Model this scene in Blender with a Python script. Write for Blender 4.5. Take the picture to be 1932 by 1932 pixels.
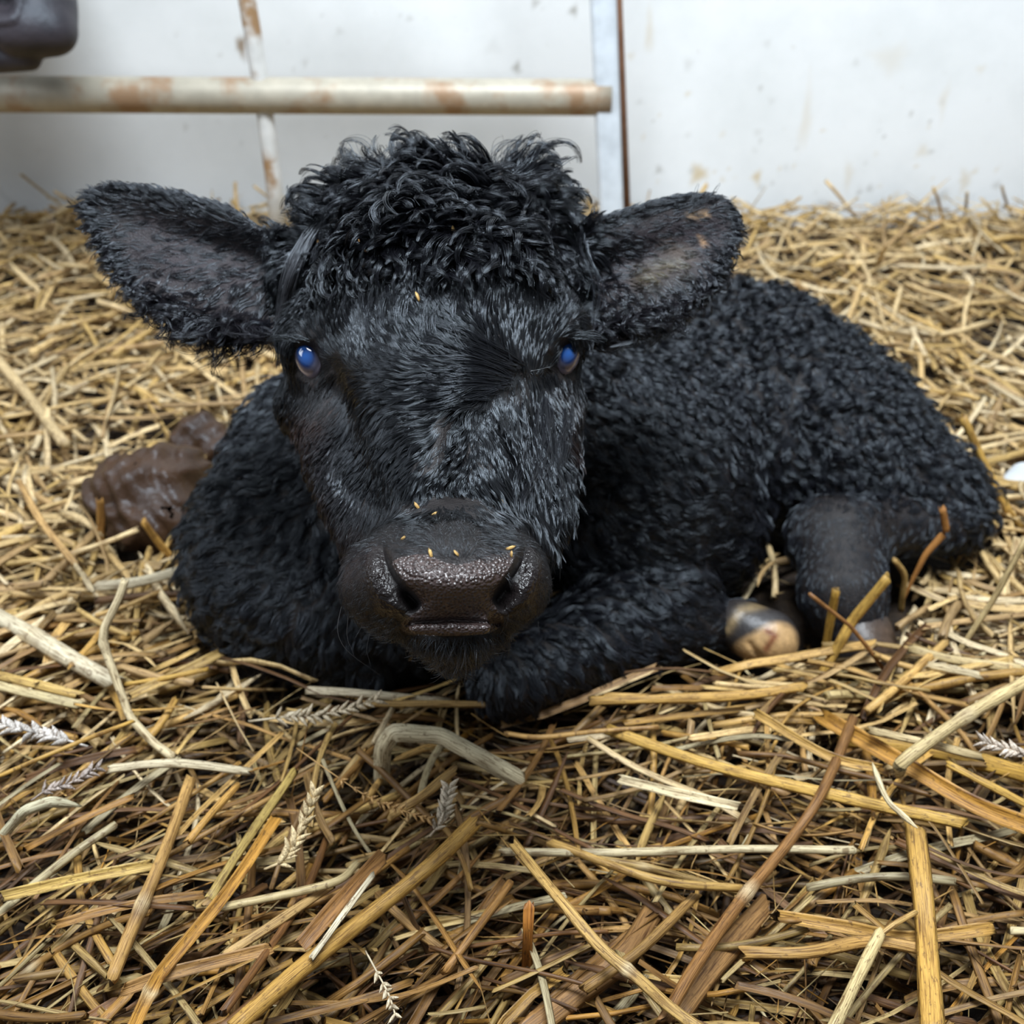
import bpy, bmesh, math, random
import numpy as np
from mathutils import Vector, Matrix, kdtree

for o in list(bpy.data.objects):
    bpy.data.objects.remove(o)
scene = bpy.context.scene
COL = scene.collection
rng = np.random.default_rng(7)
random.seed(7)

# ------------------------------------------------------------------ camera, daylight, exposure
CAM_H, PITCH, FPX = 0.55, math.radians(30.0), 1896.0
CT, ST = math.cos(PITCH), math.sin(PITCH)
cd = bpy.data.cameras.new('camera')
cam = bpy.data.objects.new('camera', cd)
COL.objects.link(cam)
cam.location = (0, 0, CAM_H)
cam.rotation_euler = (math.pi / 2 - PITCH, 0, 0)
cd.sensor_width = 36.0
cd.lens = 36.0 * FPX / 1932.0
cd.clip_start = 0.02
cd.dof.use_dof = True
cd.dof.focus_distance = 0.545
cd.dof.aperture_fstop = 8.0
scene.camera = cam

world = bpy.data.worlds.new('barn_daylight')
scene.world = world
world.use_nodes = True
bg = world.node_tree.nodes['Background']
bg.inputs[0].default_value = (0.86, 0.93, 1.0, 1)
bg.inputs[1].default_value = 0.27


def area(name, loc, target, sx, sy, power, col):
    l = bpy.data.lights.new(name, 'AREA')
    l.shape = 'RECTANGLE'
    l.size, l.size_y, l.energy, l.color = sx, sy, power, col
    o = bpy.data.objects.new(name, l)
    COL.objects.link(o)
    o.location = loc
    d = Vector(target) - Vector(loc)
    o.rotation_euler = d.to_track_quat('-Z', 'Y').to_euler()
    return o


area('roof_skylight', (0.14, 0.30, 2.3), (0.2, 1.2, 0.3), 1.2, 0.6, 106, (0.86, 0.935, 1.0))
area('left_fill_light', (-2.4, 0.2, 1.6), (-.2, 1.5, 0.25), 1.2, 1.4, 36, (0.85, 0.92, 1.0))  # unseen fill lamp, added to brighten the left of the wall
scene.view_settings.view_transform = 'Standard'
scene.view_settings.look = 'None'
scene.view_settings.exposure = 0.0
scene.view_settings.gamma = 1.0
scene.view_settings.use_curve_mapping = False

# ------------------------------------------------------------------ coordinates
# viewing axes of the photographer: x right, y up, z ahead; a pixel and a distance give a point
R_C2W = np.array([[1, 0, 0], [0, ST, CT], [0, CT, -ST]], float)
CAMP = np.array([0, 0, CAM_H])


def c2w(P):
    return np.asarray(P) @ R_C2W.T + CAMP


def w2c(P):
    return (np.asarray(P) - CAMP) @ R_C2W


def pc(px, py, Z):
    return np.array([(px - 966) / FPX * Z, (966 - py) / FPX * Z, Z])


def gh(x, y):
    """height of the trampled bedding surface"""
    t = np.clip((np.asarray(y) - 0.95) / 0.9, 0, 1)
    rise = 0.10 * t * t * (3 - 2 * t)
    n = 0.006 * np.sin(x * 9.1 + 1.3) * np.sin(y * 8.3 + .4) + 0.004 * np.sin(x * 23 + y * 17) + 0.003 * np.sin(x * 41 - y * 37 + 2)
    return rise + n


def hit(px, py, h=0.0):
    """point on the bedding seen at a pixel, h above its surface"""
    d = R_C2W @ np.array([(px - 966) / FPX, (966 - py) / FPX, 1.0])
    z = h
    for _ in range(12):
        t = (CAM_H - z) / max(-d[2], 1e-3)
        p = CAMP + d * t
        z = float(gh(p[0], p[1])) + h
    return p


# ------------------------------------------------------------------ object helpers
def tag(o, label=None, cat=None, group=None, kind=None):
    if label: o['label'] = label
    if cat: o['category'] = cat
    if group: o['group'] = group
    if kind: o['kind'] = kind
    return o


def link(name, data, parent=None, mat=None, loc=None):
    o = bpy.data.objects.new(name, data)
    COL.objects.link(o)
    if parent is not None: o.parent = parent
    if loc is not None: o.location = loc
    if mat is not None:
        data.materials.append(mat)
    return o


def empty(name, loc):
    o = bpy.data.objects.new(name, None)
    COL.objects.link(o)
    o.location = loc
    o.empty_display_size = 0.05
    return o


def mesh_np(name, V, F, smooth=True):
    """mesh from an (n,3) array and a list of quad/tri index arrays"""
    me = bpy.data.meshes.new(name)
    V = np.asarray(V, np.float32)
    if isinstance(F, np.ndarray): F = [F]
    loops = np.concatenate([f.ravel() for f in F]).astype(np.int32)
    tot = np.concatenate([np.full(len(f), f.shape[1], np.int32) for f in F])
    st = np.concatenate([[0], np.cumsum(tot)[:-1]]).astype(np.int32)
    me.vertices.add(len(V))
    me.vertices.foreach_set('co', V.ravel())
    me.loops.add(len(loops))
    me.loops.foreach_set('vertex_index', loops)
    me.polygons.add(len(tot))
    me.polygons.foreach_set('loop_start', st)
    me.polygons.foreach_set('loop_total', tot)
    me.update(calc_edges=True)
    me.polygons.foreach_set('use_smooth', np.full(len(tot), smooth))
    me.validate()
    return me


def set_attr(me, name, arr, kind='FLOAT_COLOR', dom='POINT'):
    a = me.attributes.new(name, kind, dom)
    arr = np.asarray(arr, np.float32)
    if kind == 'FLOAT_COLOR':
        if arr.shape[1] == 3: arr = np.c_[arr, np.ones(len(arr), np.float32)]
        a.data.foreach_set('color', arr.ravel())
    elif kind == 'FLOAT_VECTOR':
        a.data.foreach_set('vector', arr.ravel())
    else:
        a.data.foreach_set('value', arr.ravel())


# ------------------------------------------------------------------ materials
class NT:
    def __init__(s, name):
        s.m = bpy.data.materials.new(name)
        s.m.use_nodes = True
        s.t = s.m.node_tree
        s.n = s.t.nodes
        s.b = s.n['Principled BSDF']
        s.out = s.n['Material Output']

    def add(s, typ, **kw):
        n = s.n.new(typ)
        for k, v in kw.items():
            if k.startswith('i_'):
                n.inputs[k[2:].replace('_', ' ')].default_value = v
            else:
                setattr(n, k, v)
        return n

    def l(s, a, b):
        s.t.links.new(a, b)

    def mix(s, fac, a, b, mode='MIX'):
        n = s.n.new('ShaderNodeMix')
        n.data_type = 'RGBA'
        n.blend_type = mode
        for sock, v in ((n.inputs[0], fac), (n.inputs[6], a), (n.inputs[7], b)):
            if isinstance(v, bpy.types.NodeSocket): s.l(v, sock)
            elif isinstance(v, (int, float)): sock.default_value = v if sock == n.inputs[0] else (v, v, v, 1)
            else: sock.default_value = (*v, 1)
        return n.outputs[2]

    def ramp(s, src, stops):
        n = s.n.new('ShaderNodeValToRGB')
        e = n.color_ramp.elements
        while len(e) < len(stops): e.new(0.5)
        for k, (p, c) in zip(e, stops):
            k.position = p
            k.color = (*c, 1) if not isinstance(c, (int, float)) else (c, c, c, 1)
        s.l(src, n.inputs[0])
        return n.outputs[0]

    def noise(s, vec, scale, detail=4, rough=.55):
        n = s.add('ShaderNodeTexNoise')
        n.inputs['Scale'].default_value = scale
        n.inputs['Detail'].default_value = detail
        n.inputs['Roughness'].default_value = rough
        if vec is not None: s.l(vec, n.inputs['Vector'])
        return n.outputs[0]

    def mapping(s, vec, scale):
        n = s.add('ShaderNodeMapping')
        n.inputs['Scale'].default_value = scale
        s.l(vec, n.inputs['Vector'])
        return n.outputs[0]

    def bump(s, h, strength, dist):
        n = s.add('ShaderNodeBump')
        n.inputs['Strength'].default_value = strength
        n.inputs['Distance'].default_value = dist
        s.l(h, n.inputs['Height'])
        s.l(n.outputs[0], s.b.inputs['Normal'])
        return n

    def set(s, **kw):
        for k, v in kw.items():
            s.b.inputs[k.replace('_', ' ')].default_value = v


def obj_co(N):
    return N.add('ShaderNodeTexCoord').outputs['Object']


def m_straw():
    N = NT('straw')
    a = N.add('ShaderNodeAttribute', attribute_name='tint').outputs['Color']
    fib = N.add('ShaderNodeAttribute', attribute_name='fib').outputs['Vector']
    streak = N.noise(N.mapping(fib, (1.0, 0.035, 1.0)), 1500, 3, .6)
    c1 = N.ramp(streak, [(.32, (.30, .22, .15)), (.52, (.95, .93, .90)), (.72, (1.28, 1.26, 1.2))])
    col = N.mix(1.0, a, c1, 'MULTIPLY')
    spk = N.noise(N.mapping(fib, (1.0, 0.35, 1.0)), 520, 3, .7)
    sp = N.ramp(spk, [(.57, 0.0), (.66, 1.0)])
    col = N.mix(N.mix(1.0, sp, (.7, .7, .7), 'MULTIPLY'), col, (.11, .055, .02))
    N.l(col, N.b.inputs['Base Color'])
    N.set(Roughness=.5, Specular_IOR_Level=.35)
    N.bump(streak, .6, .0007)
    return N.m


def m_litter():
    N = NT('litter_ground')
    co = obj_co(N)
    n = N.noise(co, 60, 6, .65)
    col = N.ramp(n, [(.3, (.012, .007, .004)), (.55, (.035, .02, .01)), (.75, (.10, .06, .025))])
    N.l(col, N.b.inputs['Base Color'])
    N.set(Roughness=.75)
    N.bump(n, .8, .01)
    return N.m


def m_wall():
    N = NT('white_wall')
    co = obj_co(N)
    st = N.add('ShaderNodeAttribute', attribute_name='stain').outputs['Color']
    n = N.noise(co, 5, 6, .6)
    base = N.ramp(n, [(.3, (.70, .72, .72)), (.6, (.80, .815, .82))])
    fine = N.noise(co, 46, 5, .65)
    dirt = N.ramp(fine, [(.66, 0.0), (.80, .45)])
    base = N.mix(dirt, base, (.45, .38, .28))
    sep = N.add('ShaderNodeSeparateColor')
    N.l(st, sep.inputs[0])
    base = N.mix(sep.outputs[0], base, (.22, .14, .07))
    base = N.mix(sep.outputs[1], base, (.62, .52, .36))
    base = N.mix(sep.outputs[2], base, (.40, .39, .36))
    N.l(base, N.b.inputs['Base Color'])
    N.set(Roughness=.6)
    N.bump(N.noise(co, 90, 4), .15, .002)
    return N.m


def m_galv(name, base, rust_lo, rust_hi, rust=(.34, .17, .075)):
    N = NT(name)
    co = obj_co(N)
    n = N.noise(co, 34, 5, .62)
    n2 = N.noise(co, 13, 4, .6)
    c = N.ramp(n, [(.3, tuple(.78 * b for b in base)), (.65, base)])
    r = N.ramp(n2, [(rust_lo, 0.0), (rust_hi, 1.0)])
    c = N.mix(r, c, rust)
    N.l(c, N.b.inputs['Base Color'])
    N.set(Roughness=.5, Metallic=.15)
    N.bump(n, .3, .002)
    return N.m


def m_simple(name, col, rough=.5, spec=.5, bump=None, var=None, coat=0):
    N = NT(name)
    N.set(Roughness=rough, Specular_IOR_Level=spec)
    N.b.inputs['Specular Tint'].default_value = (.80, .90, 1.0, 1)
    N.b.inputs['Coat Weight'].default_value = coat
    N.b.inputs['Coat Roughness'].default_value = .08
    co = obj_co(N)
    if var:
        n = N.noise(co, var[0], 5, .6)
        N.l(N.ramp(n, [(.32, col), (.68, var[1])]), N.b.inputs['Base Color'])
    else:
        N.b.inputs['Base Color'].default_value = (*col, 1)
    if bump:
        N.bump(N.noise(co, bump[0], 4), bump[1], bump[2])
    return N.m


def m_leather():
    N = NT('nose_leather')
    co = obj_co(N)
    v = N.add('ShaderNodeTexVoronoi', feature='SMOOTH_F1')
    v.inputs['Scale'].default_value = 600
    v.inputs['Smoothness'].default_value = .35
    N.l(co, v.inputs['Vector'])
    dom = N.ramp(v.outputs['Distance'], [(0.0, 1.0), (.75, 0.0)])
    a = N.add('ShaderNodeAttribute', attribute_name='pad').outputs['Fac']
    c = N.mix(dom, (.058, .038, .034), (.015, .009, .008))
    N.l(c, N.b.inputs['Base Color'])
    N.set(Roughness=.30, Specular_IOR_Level=.7)
    N.bump(dom, .8, .0011)
    return N.m


def m_skin():
    N = NT('black_hide')
    co = obj_co(N)
    n = N.noise(co, 120, 4, .6)
    tn = N.add('ShaderNodeAttribute', attribute_name='tone').outputs['Color']
    c = N.mix(1.0, tn, N.ramp(n, [(.3, .7), (.7, 1.3)]), 'MULTIPLY')
    N.l(c, N.b.inputs['Base Color'])
    wet = N.add('ShaderNodeAttribute', attribute_name='wet').outputs['Fac']
    rr = N.ramp(wet, [(0, .55), (1, .12)])
    N.l(rr, N.b.inputs['Roughness'])
    N.b.inputs['Specular IOR Level'].default_value = .32
    h = N.noise(co, 700, 3, .6)
    h2 = N.noise(co, 420, 2, .5)
    hm = N.mix(wet, h, N.mix(1.0, h2, (2.2, 2.2, 2.2), 'MULTIPLY'))
    N.bump(hm, .6, .0014)
    return N.m


M = {}
M['straw'] = m_straw()
M['litter'] = m_litter()
M['wall'] = m_wall()
M['rail'] = m_galv('weathered_galvanised_rail', (.44, .40, .32), .50, .64, (.30, .19, .11))
M['upright'] = m_galv('galvanised_upright', (.70, .76, .82), .72, .85)
M['bar'] = m_galv('rusty_white_bar', (.74, .74, .72), .50, .60, (.33, .20, .10))
M['rust'] = m_simple('rusted_iron', (.17, .085, .05), .8, .2, (150, .5, .002), (40, (.26, .14, .085)))
M['leather'] = m_leather()
M['skin'] = m_skin()
def m_wet_hair(name, rough, spec):
    N = NT(name)
    N.l(N.add('ShaderNodeAttribute', attribute_name='tint').outputs['Color'], N.b.inputs['Base Color'])
    N.set(Roughness=rough, Specular_IOR_Level=spec)
    N.b.inputs['Specular Tint'].default_value = (.80, .90, 1.0, 1)
    return N.m


M['hair'] = m_wet_hair('wet_black_hair', .24, .62)
M['hair_body'] = m_wet_hair('curly_black_coat', .36, .75)
M['dung'] = m_simple('wet_dung', (.030, .015, .008), .42, .35, (60, .7, .006), (24, (.060, .030, .015)))
M['cow'] = m_simple('grey_black_muzzle', (.022, .019, .023), .5, .4, (220, .4, .002), (30, (.045, .037, .043)))
M['stone'] = m_simple('pale_grey_stone', (.55, .58, .60), .6, .4, (40, .3, .004))

# ------------------------------------------------------------------ distance fields for animals and lumps
def smin(a, b, k):
    h = np.clip(.5 + .5 * (b - a) / k, 0, 1)
    return b + (a - b) * h - k * h * (1 - h)


def rcone(P, a, b, ra, rb):
    ba = b - a
    l2 = float(ba @ ba)
    t = np.clip(((P - a) @ ba) / l2, 0, 1)
    D = P - a - t[:, None] * ba
    return np.sqrt(np.einsum('ij,ij->i', D, D)) - (ra + (rb - ra) * t)


def ball(P, c, r):
    D = P - c
    return np.sqrt(np.einsum('ij,ij->i', D, D)) - r


def ellip(P, c, r):
    D = P - c
    k0 = np.sqrt(((D / r) ** 2).sum(1))
    k1 = np.sqrt(((D / (r * r)) ** 2).sum(1)) + 1e-9
    return k0 * (k0 - 1) / k1


def S(px, py, Z, r):
    return ('b', pc(px, py, Z), r * Z / FPX)


def C(p, q):
    return ('c', pc(*p[:3]), pc(*q[:3]), p[3] * p[2] / FPX, q[3] * q[2] / FPX)


def E(px, py, Z, rx, ry, rz):
    return ('e', pc(px, py, Z), np.array([rx * Z / FPX, ry * Z / FPX, rz]))


def prim(P, p):
    if p[0] == 'b': return ball(P, p[1], p[2])
    if p[0] == 'c': return rcone(P, *p[1:])
    return ellip(P, p[1], p[2])


def blend(P, prims, k):
    d = None
    for p in prims:
        e = prim(P, p)
        d = e if d is None else smin(d, e, k)
    return d


def seg_d(x, y, poly):
    """image distance to a polyline"""
    best = None
    for (x0, y0), (x1, y1) in zip(poly[:-1], poly[1:]):
        dx, dy = x1 - x0, y1 - y0
        t = np.clip(((x - x0) * dx + (y - y0) * dy) / (dx * dx + dy * dy + 1e-9), 0, 1)
        d = np.hypot(x - x0 - t * dx, y - y0 - t * dy)
        best = d if best is None else np.minimum(best, d)
    return best


def poly_sd(x, y, poly):
    """signed distance to a closed polygon"""
    poly = np.asarray(poly, float)
    n = len(poly)
    d = np.full(len(x), 1e9)
    ins = np.zeros(len(x), bool)
    for i in range(n):
        x0, y0 = poly[i - 1]
        x1, y1 = poly[i]
        dx, dy = x1 - x0, y1 - y0
        t = np.clip(((x - x0) * dx + (y - y0) * dy) / (dx * dx + dy * dy + 1e-9), 0, 1)
        d = np.minimum(d, np.hypot(x - x0 - t * dx, y - y0 - t * dy))
        c = ((y0 > y) != (y1 > y)) & (x < (x1 - x0) * (y - y0) / (y1 - y0 + 1e-12) + x0)
        ins ^= c
    return np.where(ins, -d, d)


def smooth_poly(pts, n=6):
    pts = [np.array(p, float) for p in pts]
    out = []
    m = len(pts)
    for i in range(m):
        p0, p1, p2, p3 = pts[i - 1], pts[i], pts[(i + 1) % m], pts[(i + 2) % m]
        for k in range(n):
            t = k / n
            out.append(.5 * ((2 * p1) + (-p0 + p2) * t + (2 * p0 - 5 * p1 + 4 * p2 - p3) * t * t + (-p0 + 3 * p1 - 3 * p2 + p3) * t ** 3))
    return np.array(out)


def surface_nets(f, lo, hi, h, levels=4):
    lo = np.asarray(lo, float)
    H = h * 2 ** levels
    n = np.ceil((np.asarray(hi) - lo) / H).astype(int)
    ijk = np.stack(np.meshgrid(*[np.arange(k) for k in n], indexing='ij'), -1).reshape(-1, 3)
    size = H
    off = np.stack(np.meshgrid([0, 1], [0, 1], [0, 1], indexing='ij'), -1).reshape(-1, 3)
    for lv in range(levels + 1):
        d = f(lo + (ijk + .5) * size)
        ijk = ijk[np.abs(d) < size * (1.5 if lv < levels else 1.3) + .004 * (lv < levels)]
        if lv < levels:
            ijk = (ijk[:, None, :] * 2 + off[None]).reshape(-1, 3)
            size /= 2
    big = 4096
    key = lambda a: (a[:, 0] * big + a[:, 1]) * big + a[:, 2]
    corners = ijk[:, None, :] + off[None]
    ck = key(corners.reshape(-1, 3))
    uk, inv = np.unique(ck, return_inverse=True)
    uc = np.stack([uk // (big * big), (uk // big) % big, uk % big], 1)
    val = f(lo + uc * h)
    cv = val[inv].reshape(-1, 8)
    s = cv < 0
    act = s.any(1) & ~s.all(1)
    ijk, cv, s = ijk[act], cv[act], s[act]
    edges = [(a, b) for a in range(8) for b in range(a + 1, 8) if np.abs(off[a] - off[b]).sum() == 1]
    acc = np.zeros((len(ijk), 3))
    cnt = np.zeros(len(ijk))
    for a, b in edges:
        m = s[:, a] != s[:, b]
        t = cv[:, a] / np.where(m, cv[:, a] - cv[:, b], 1)
        p = off[a] + t[:, None] * (off[b] - off[a])
        acc[m] += p[m]
        cnt[m] += 1
    V = lo + (ijk + acc / cnt[:, None]) * h
    ks = key(ijk)
    order = np.argsort(ks)
    kso = ks[order]

    def find(c):
        k = key(c)
        i = np.clip(np.searchsorted(kso, k), 0, len(kso) - 1)
        return np.where(kso[i] == k, order[i], -1)
    quads = []
    oi = {tuple(o): i for i, o in enumerate(off)}
    for ax in range(3):
        u, w = [(1, 2), (2, 0), (0, 1)][ax]
        e = np.zeros(3, int); e[ax] = 1
        a, b = oi[(0, 0, 0)], oi[tuple(e)]
        m = s[:, a] != s[:, b]
        c = ijk[m]
        du = np.zeros(3, int); du[u] = 1
        dw = np.zeros(3, int); dw[w] = 1
        q = np.stack([find(c), find(c - du), find(c - du - dw), find(c - dw)], 1)
        flip = ~s[m, a]
        q[flip] = q[flip][:, ::-1]
        quads.append(q[(q >= 0).all(1)])
    Q = np.concatenate(quads)
    return V, Q


def grad(f, V, e=4e-4):
    G = np.empty_like(V)
    for k in range(3):
        d = np.zeros(3); d[k] = e
        G[:, k] = (f(V + d) - f(V - d)) / (2 * e)
    return G


def project(f, V, it=2):
    for _ in range(it):
        G = grad(f, V)
        V = V - np.clip(f(V), -.004, .004)[:, None] * G / np.maximum((G * G).sum(1), .2)[:, None]
    return V

# ------------------------------------------------------------------ setting: ground, wall
def grid_mesh(name, xs, ys, fz):
    X, Y = np.meshgrid(xs, ys, indexing='ij')
    V = fz(X.ravel(), Y.ravel())
    nx, ny = len(xs), len(ys)
    i = np.arange(nx * ny).reshape(nx, ny)
    Q = np.stack([i[:-1, :-1].ravel(), i[1:, :-1].ravel(), i[1:, 1:].ravel(), i[:-1, 1:].ravel()], 1)
    return mesh_np(name, V, Q), V


gx = np.concatenate([np.linspace(-3, -1.3, 12), np.linspace(-1.29, 1.29, 200), np.linspace(1.3, 3, 12)])
gy = np.concatenate([np.linspace(-1.5, .1, 10), np.linspace(.11, 1.9, 150)])
me, _ = grid_mesh('floor', gx, gy, lambda x, y: np.stack([x, y, gh(x, y) - .012 - .026 * np.clip((1.0 - y) / .3, 0, 1)], 1))
tag(link('floor', me, None, M['litter']), kind='structure')

WY = 1.85
wx = np.concatenate([np.linspace(-3, -1.3, 8), np.arange(-1.25, 1.2501, .005), np.linspace(1.3, 3, 8)])
wz = np.concatenate([np.linspace(-.1, .08, 3), np.arange(.085, .80, .005), np.linspace(.82, 2.6, 10)])
me, V = grid_mesh('wall_back', wx, wz, lambda x, z: np.stack([x, np.full_like(x, WY) + .002 * np.sin(x * 7) * np.sin(z * 9), z], 1))


def on_wall(px, py, y=WY):
    d = R_C2W @ np.array([(px - 966) / FPX, (966 - py) / FPX, 1.0])
    return CAMP + d * (y / d[1])


stain = np.zeros((len(V), 3), np.float32)


def splat(px, py, rx, ry, ch, amt=1.0, slant=0.0):
    c = on_wall(px, py)
    k = on_wall(px + 1, py)[0] - c[0]
    dx = (V[:, 0] - c[0]) / (rx * k)
    dz = (V[:, 2] - c[2]) / (ry * k)
    dx = dx + slant * dz
    ang = np.arctan2(dz, dx)
    rr = np.hypot(dx, dz) * (1 + .22 * np.sin(ang * 3 + px) + .12 * np.sin(ang * 7 + py))
    stain[:, ch] = np.maximum(stain[:, ch], amt * np.clip(1.5 - 1.25 * rr, 0, 1))


splat(455, 88, 9, 20, 0, .95)
splat(975, 128, 8, 10, 2, .9); splat(1082, 20, 8, 10, 2, .9); splat(1010, 5, 8, 9, 2, .7); splat(772, 35, 7, 6, 2, .5)
splat(575, 118, 6, 8, 2, .4); splat(640, 60, 8, 7, 2, .3); splat(350, 240, 6, 8, 2, .35); splat(930, 90, 16, 14, 2, .15)
splat(1318, 328, 16, 17, 1, 1.0); splat(1428, 334, 8, 13, 1, 1.0); splat(1243, 321, 7, 7, 2, .8); splat(1437, 354, 6, 6, 2, .5)
splat(1225, 60, 7, 36, 1, .45, .25); splat(1298, 122, 9, 12, 2, .3); splat(1190, 106, 8, 7, 1, .4); splat(1207, 192, 7, 6, 2, .3)
splat(1430, 250, 8, 8, 2, .3); splat(1455, 190, 7, 9, 2, .25); splat(1447, 82, 8, 8, 2, .25); splat(1520, 225, 10, 60, 1, .3, .05)
splat(1680, 110, 34, 26, 1, .22); splat(1615, 118, 7, 6, 2, .35); splat(1600, 330, 8, 26, 1, .35, .3); splat(1740, 285, 12, 12, 1, .4)
splat(1820, 340, 10, 22, 1, .5, .2); splat(1690, 372, 12, 10, 1, .5); splat(1880, 350, 8, 8, 2, .5); splat(1640, 355, 7, 8, 2, .6)
splat(1560, 392, 9, 9, 1, .6); splat(1850, 130, 10, 8, 1, .3); splat(1780, 190, 8, 30, 1, .3)
for k in range(70):
    xx, yy = rng.uniform(1210, 1925), 420 - abs(rng.normal(0, 120))
    s = rng.uniform(2, 5)
    splat(xx, yy, s, s * rng.uniform(.8, 1.8), int(rng.integers(1, 3)), rng.uniform(.3, .8))
for k in range(30):
    s = rng.uniform(2, 5)
    splat(rng.uniform(0, 1100), rng.uniform(0, 390), s, s, 2, rng.uniform(.15, .4))
set_attr(me, 'stain', stain)
tag(link('wall_back', me, None, M['wall']), kind='structure')


# ------------------------------------------------------------------ tubes
def tube_arrays(pts, rad, sides=10, flat=1.0, up=(0, 0, 1), prof=None, cap=True):
    pts = np.asarray(pts, float)
    n = len(pts)
    rad = np.broadcast_to(np.asarray(rad, float), (n,))
    T = np.gradient(pts, axis=0)
    T /= np.linalg.norm(T, axis=1)[:, None] + 1e-12
    up = np.asarray(up, float)
    Sd = np.cross(T, up)
    L = np.linalg.norm(Sd, axis=1)
    bad = L < .2
    if bad.any():
        Sd[bad] = np.cross(T[bad], np.array([1.0, .3, 0]))
        L = np.linalg.norm(Sd, axis=1)
    Sd /= L[:, None]
    U = np.cross(Sd, T)
    if prof is None:
        a = np.arange(sides) / sides * 2 * math.pi
        prof = np.stack([np.cos(a), np.sin(a) * flat], 1)
    m = len(prof)
    V = pts[:, None, :] + rad[:, None, None] * (prof[None, :, 0, None] * Sd[:, None, :] + prof[None, :, 1, None] * U[:, None, :])
    V = V.reshape(-1, 3)
    i = np.arange(n * m).reshape(n, m)
    j = np.roll(i, -1, axis=1)
    Q = np.stack([i[:-1].ravel(), j[:-1].ravel(), j[1:].ravel(), i[1:].ravel()], 1)
    F = [Q]
    if cap:
        F += [i[0][::-1][None, :], i[-1][None, :]]
    return V, F


def tube_obj(name, pts, rad, parent=None, mat=None, sides=16, **kw):
    V, F = tube_arrays(pts, rad, sides, **kw)
    return link(name, mesh_np(name, V, F), parent, mat)


# ------------------------------------------------------------------ gate in front of the wall
GY = 1.55
gate = empty('field_gate', (0, 0, 0))
tag(gate, 'weathered galvanised tube gate with rusty bars against the white wall', 'gate')


def gp(px, py, y=GY):
    return on_wall(px, py, y)


r0 = gp(0, 178); r1 = gp(1152, 184)
k = (r1 - r0)
rr = 30 / FPX * 1.575
n = 60
pts = np.array([r0 - k * .9 + (k * 1.9) * t for t in np.linspace(0, 1, n)])
tube_obj('rail', pts, rr, gate, M['rail'], 20, up=(0, 0, 1))
tube_obj('rail', pts + np.array([0, 0, .27]), rr, gate, M['rail'], 20)
# end upright: box section
u0 = gp(1156, 470); u1 = gp(1136, -40)
d = u1 - u0
u1 = u0 + d * 2.0
w = 21 / FPX * 1.575
sq = np.array([[1, .8], [.8, 1], [-.8, 1], [-1, .8], [-1, -.8], [-.8, -1], [.8, -1], [1, -.8]])
o = tube_obj('end_upright', [u0, u0 * .5 + u1 * .5, u1], w, gate, M['upright'], up=(0, 1, 0), prof=sq)
o.data.polygons.foreach_set('use_smooth', np.zeros(len(o.data.polygons), bool))
# rusted hinge rod beside the upright
h0 = gp(1186, 470, GY + .01); h1 = gp(1167, 0, GY + .01)
h1 = h0 + (h1 - h0) * 2.0
hr = empty('hinge_rod', (0, 0, 0))
bpy.data.objects.remove(hr)
tube_obj('hinge_rod', [h0, (h0 + h1) / 2, h1], 6.5 / FPX * 1.6, gate, M['rust'], 10)
# thin rusted white vertical bar crossing the rail
b = [gp(528, 470, GY + .0), gp(515, 330), gp(498, 200), gp(478, 70), gp(466, 0)]
b.append(b[-1] + (b[-1] - b[-2]) * 3)
tube_obj('vertical_bar', b, 15 / FPX * 1.57, gate, M['bar'], 14, up=(0, 1, 0))
# weld collars where the bar meets the rail
V, F = tube_arrays([gp(490, 150), gp(500, 215)], 17.5 / FPX * 1.57, 12, up=(0, 1, 0))
# diagonal brace in the upper half
tube_obj('brace', [gp(1120, -60), gp(640, 20) + np.array([0, 0, .30])], 14 / FPX * 1.57, gate, M['upright'], 12)


def local_mesh(name, V, F, parent=None, mat=None, attrs=None):
    """mesh whose origin sits at its own middle"""
    V = np.asarray(V)
    c = (V.min(0) + V.max(0)) / 2
    c[2] = V[:, 2].min()
    me = mesh_np(name, V - c, F)
    o = link(name, me, parent, mat, c)
    return o


def sd_object(name, f, lo, hi, h, mat, levels=4):
    V, Q = surface_nets(f, lo, hi, h, levels)
    V = project(f, V, 1)
    return local_mesh(name, c2w(V), Q[:, ::-1] if False else Q, None, mat)


# ------------------------------------------------------------------ grey-black cow leaning in at the top left corner
def cow_f(P):
    Z = 1.27
    P = P + np.array([8 / FPX * Z, -2 / FPX * Z, 0])
    d = blend(P, [
        C((30, 20, Z, 75), (95, 15, Z - .01, 42)),
        C((45, -60, Z + .02, 95), (70, 40, Z - .01, 66)),
        S(105, 62, Z - .02, 26), S(45, 62, Z - .03, 32), S(-25, 55, Z - .01, 38), C((116, -60, Z + .01, 27), (117, 58, Z - .005, 26)), C((30, 62, Z - .03, 30), (112, 66, Z - .015, 25)),
        C((60, -120, Z + .06, 110), (-90, -330, Z + .12, 150)),
        C((-90, -330, Z + .12, 150), (-160, -520, Z + .12, 150)),
        ], .022)
    low = blend(P, [C((-60, 108, Z + .02, 34), (62, 111, Z - .005, 23)), C((-60, 108, Z + .02, 40), (-150, -200, Z + .08, 95))], .02)
    neck = blend(P, [C((-130, -480, Z + .10, 190), (-620, -450, Z - .02, 240)), C((-620, -450, Z - .02, 240), (-1000, -380, Z - .10, 300))], .05)
    d = smin(d, neck, .06)
    d = smin(d, low, .004)
    return d


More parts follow.
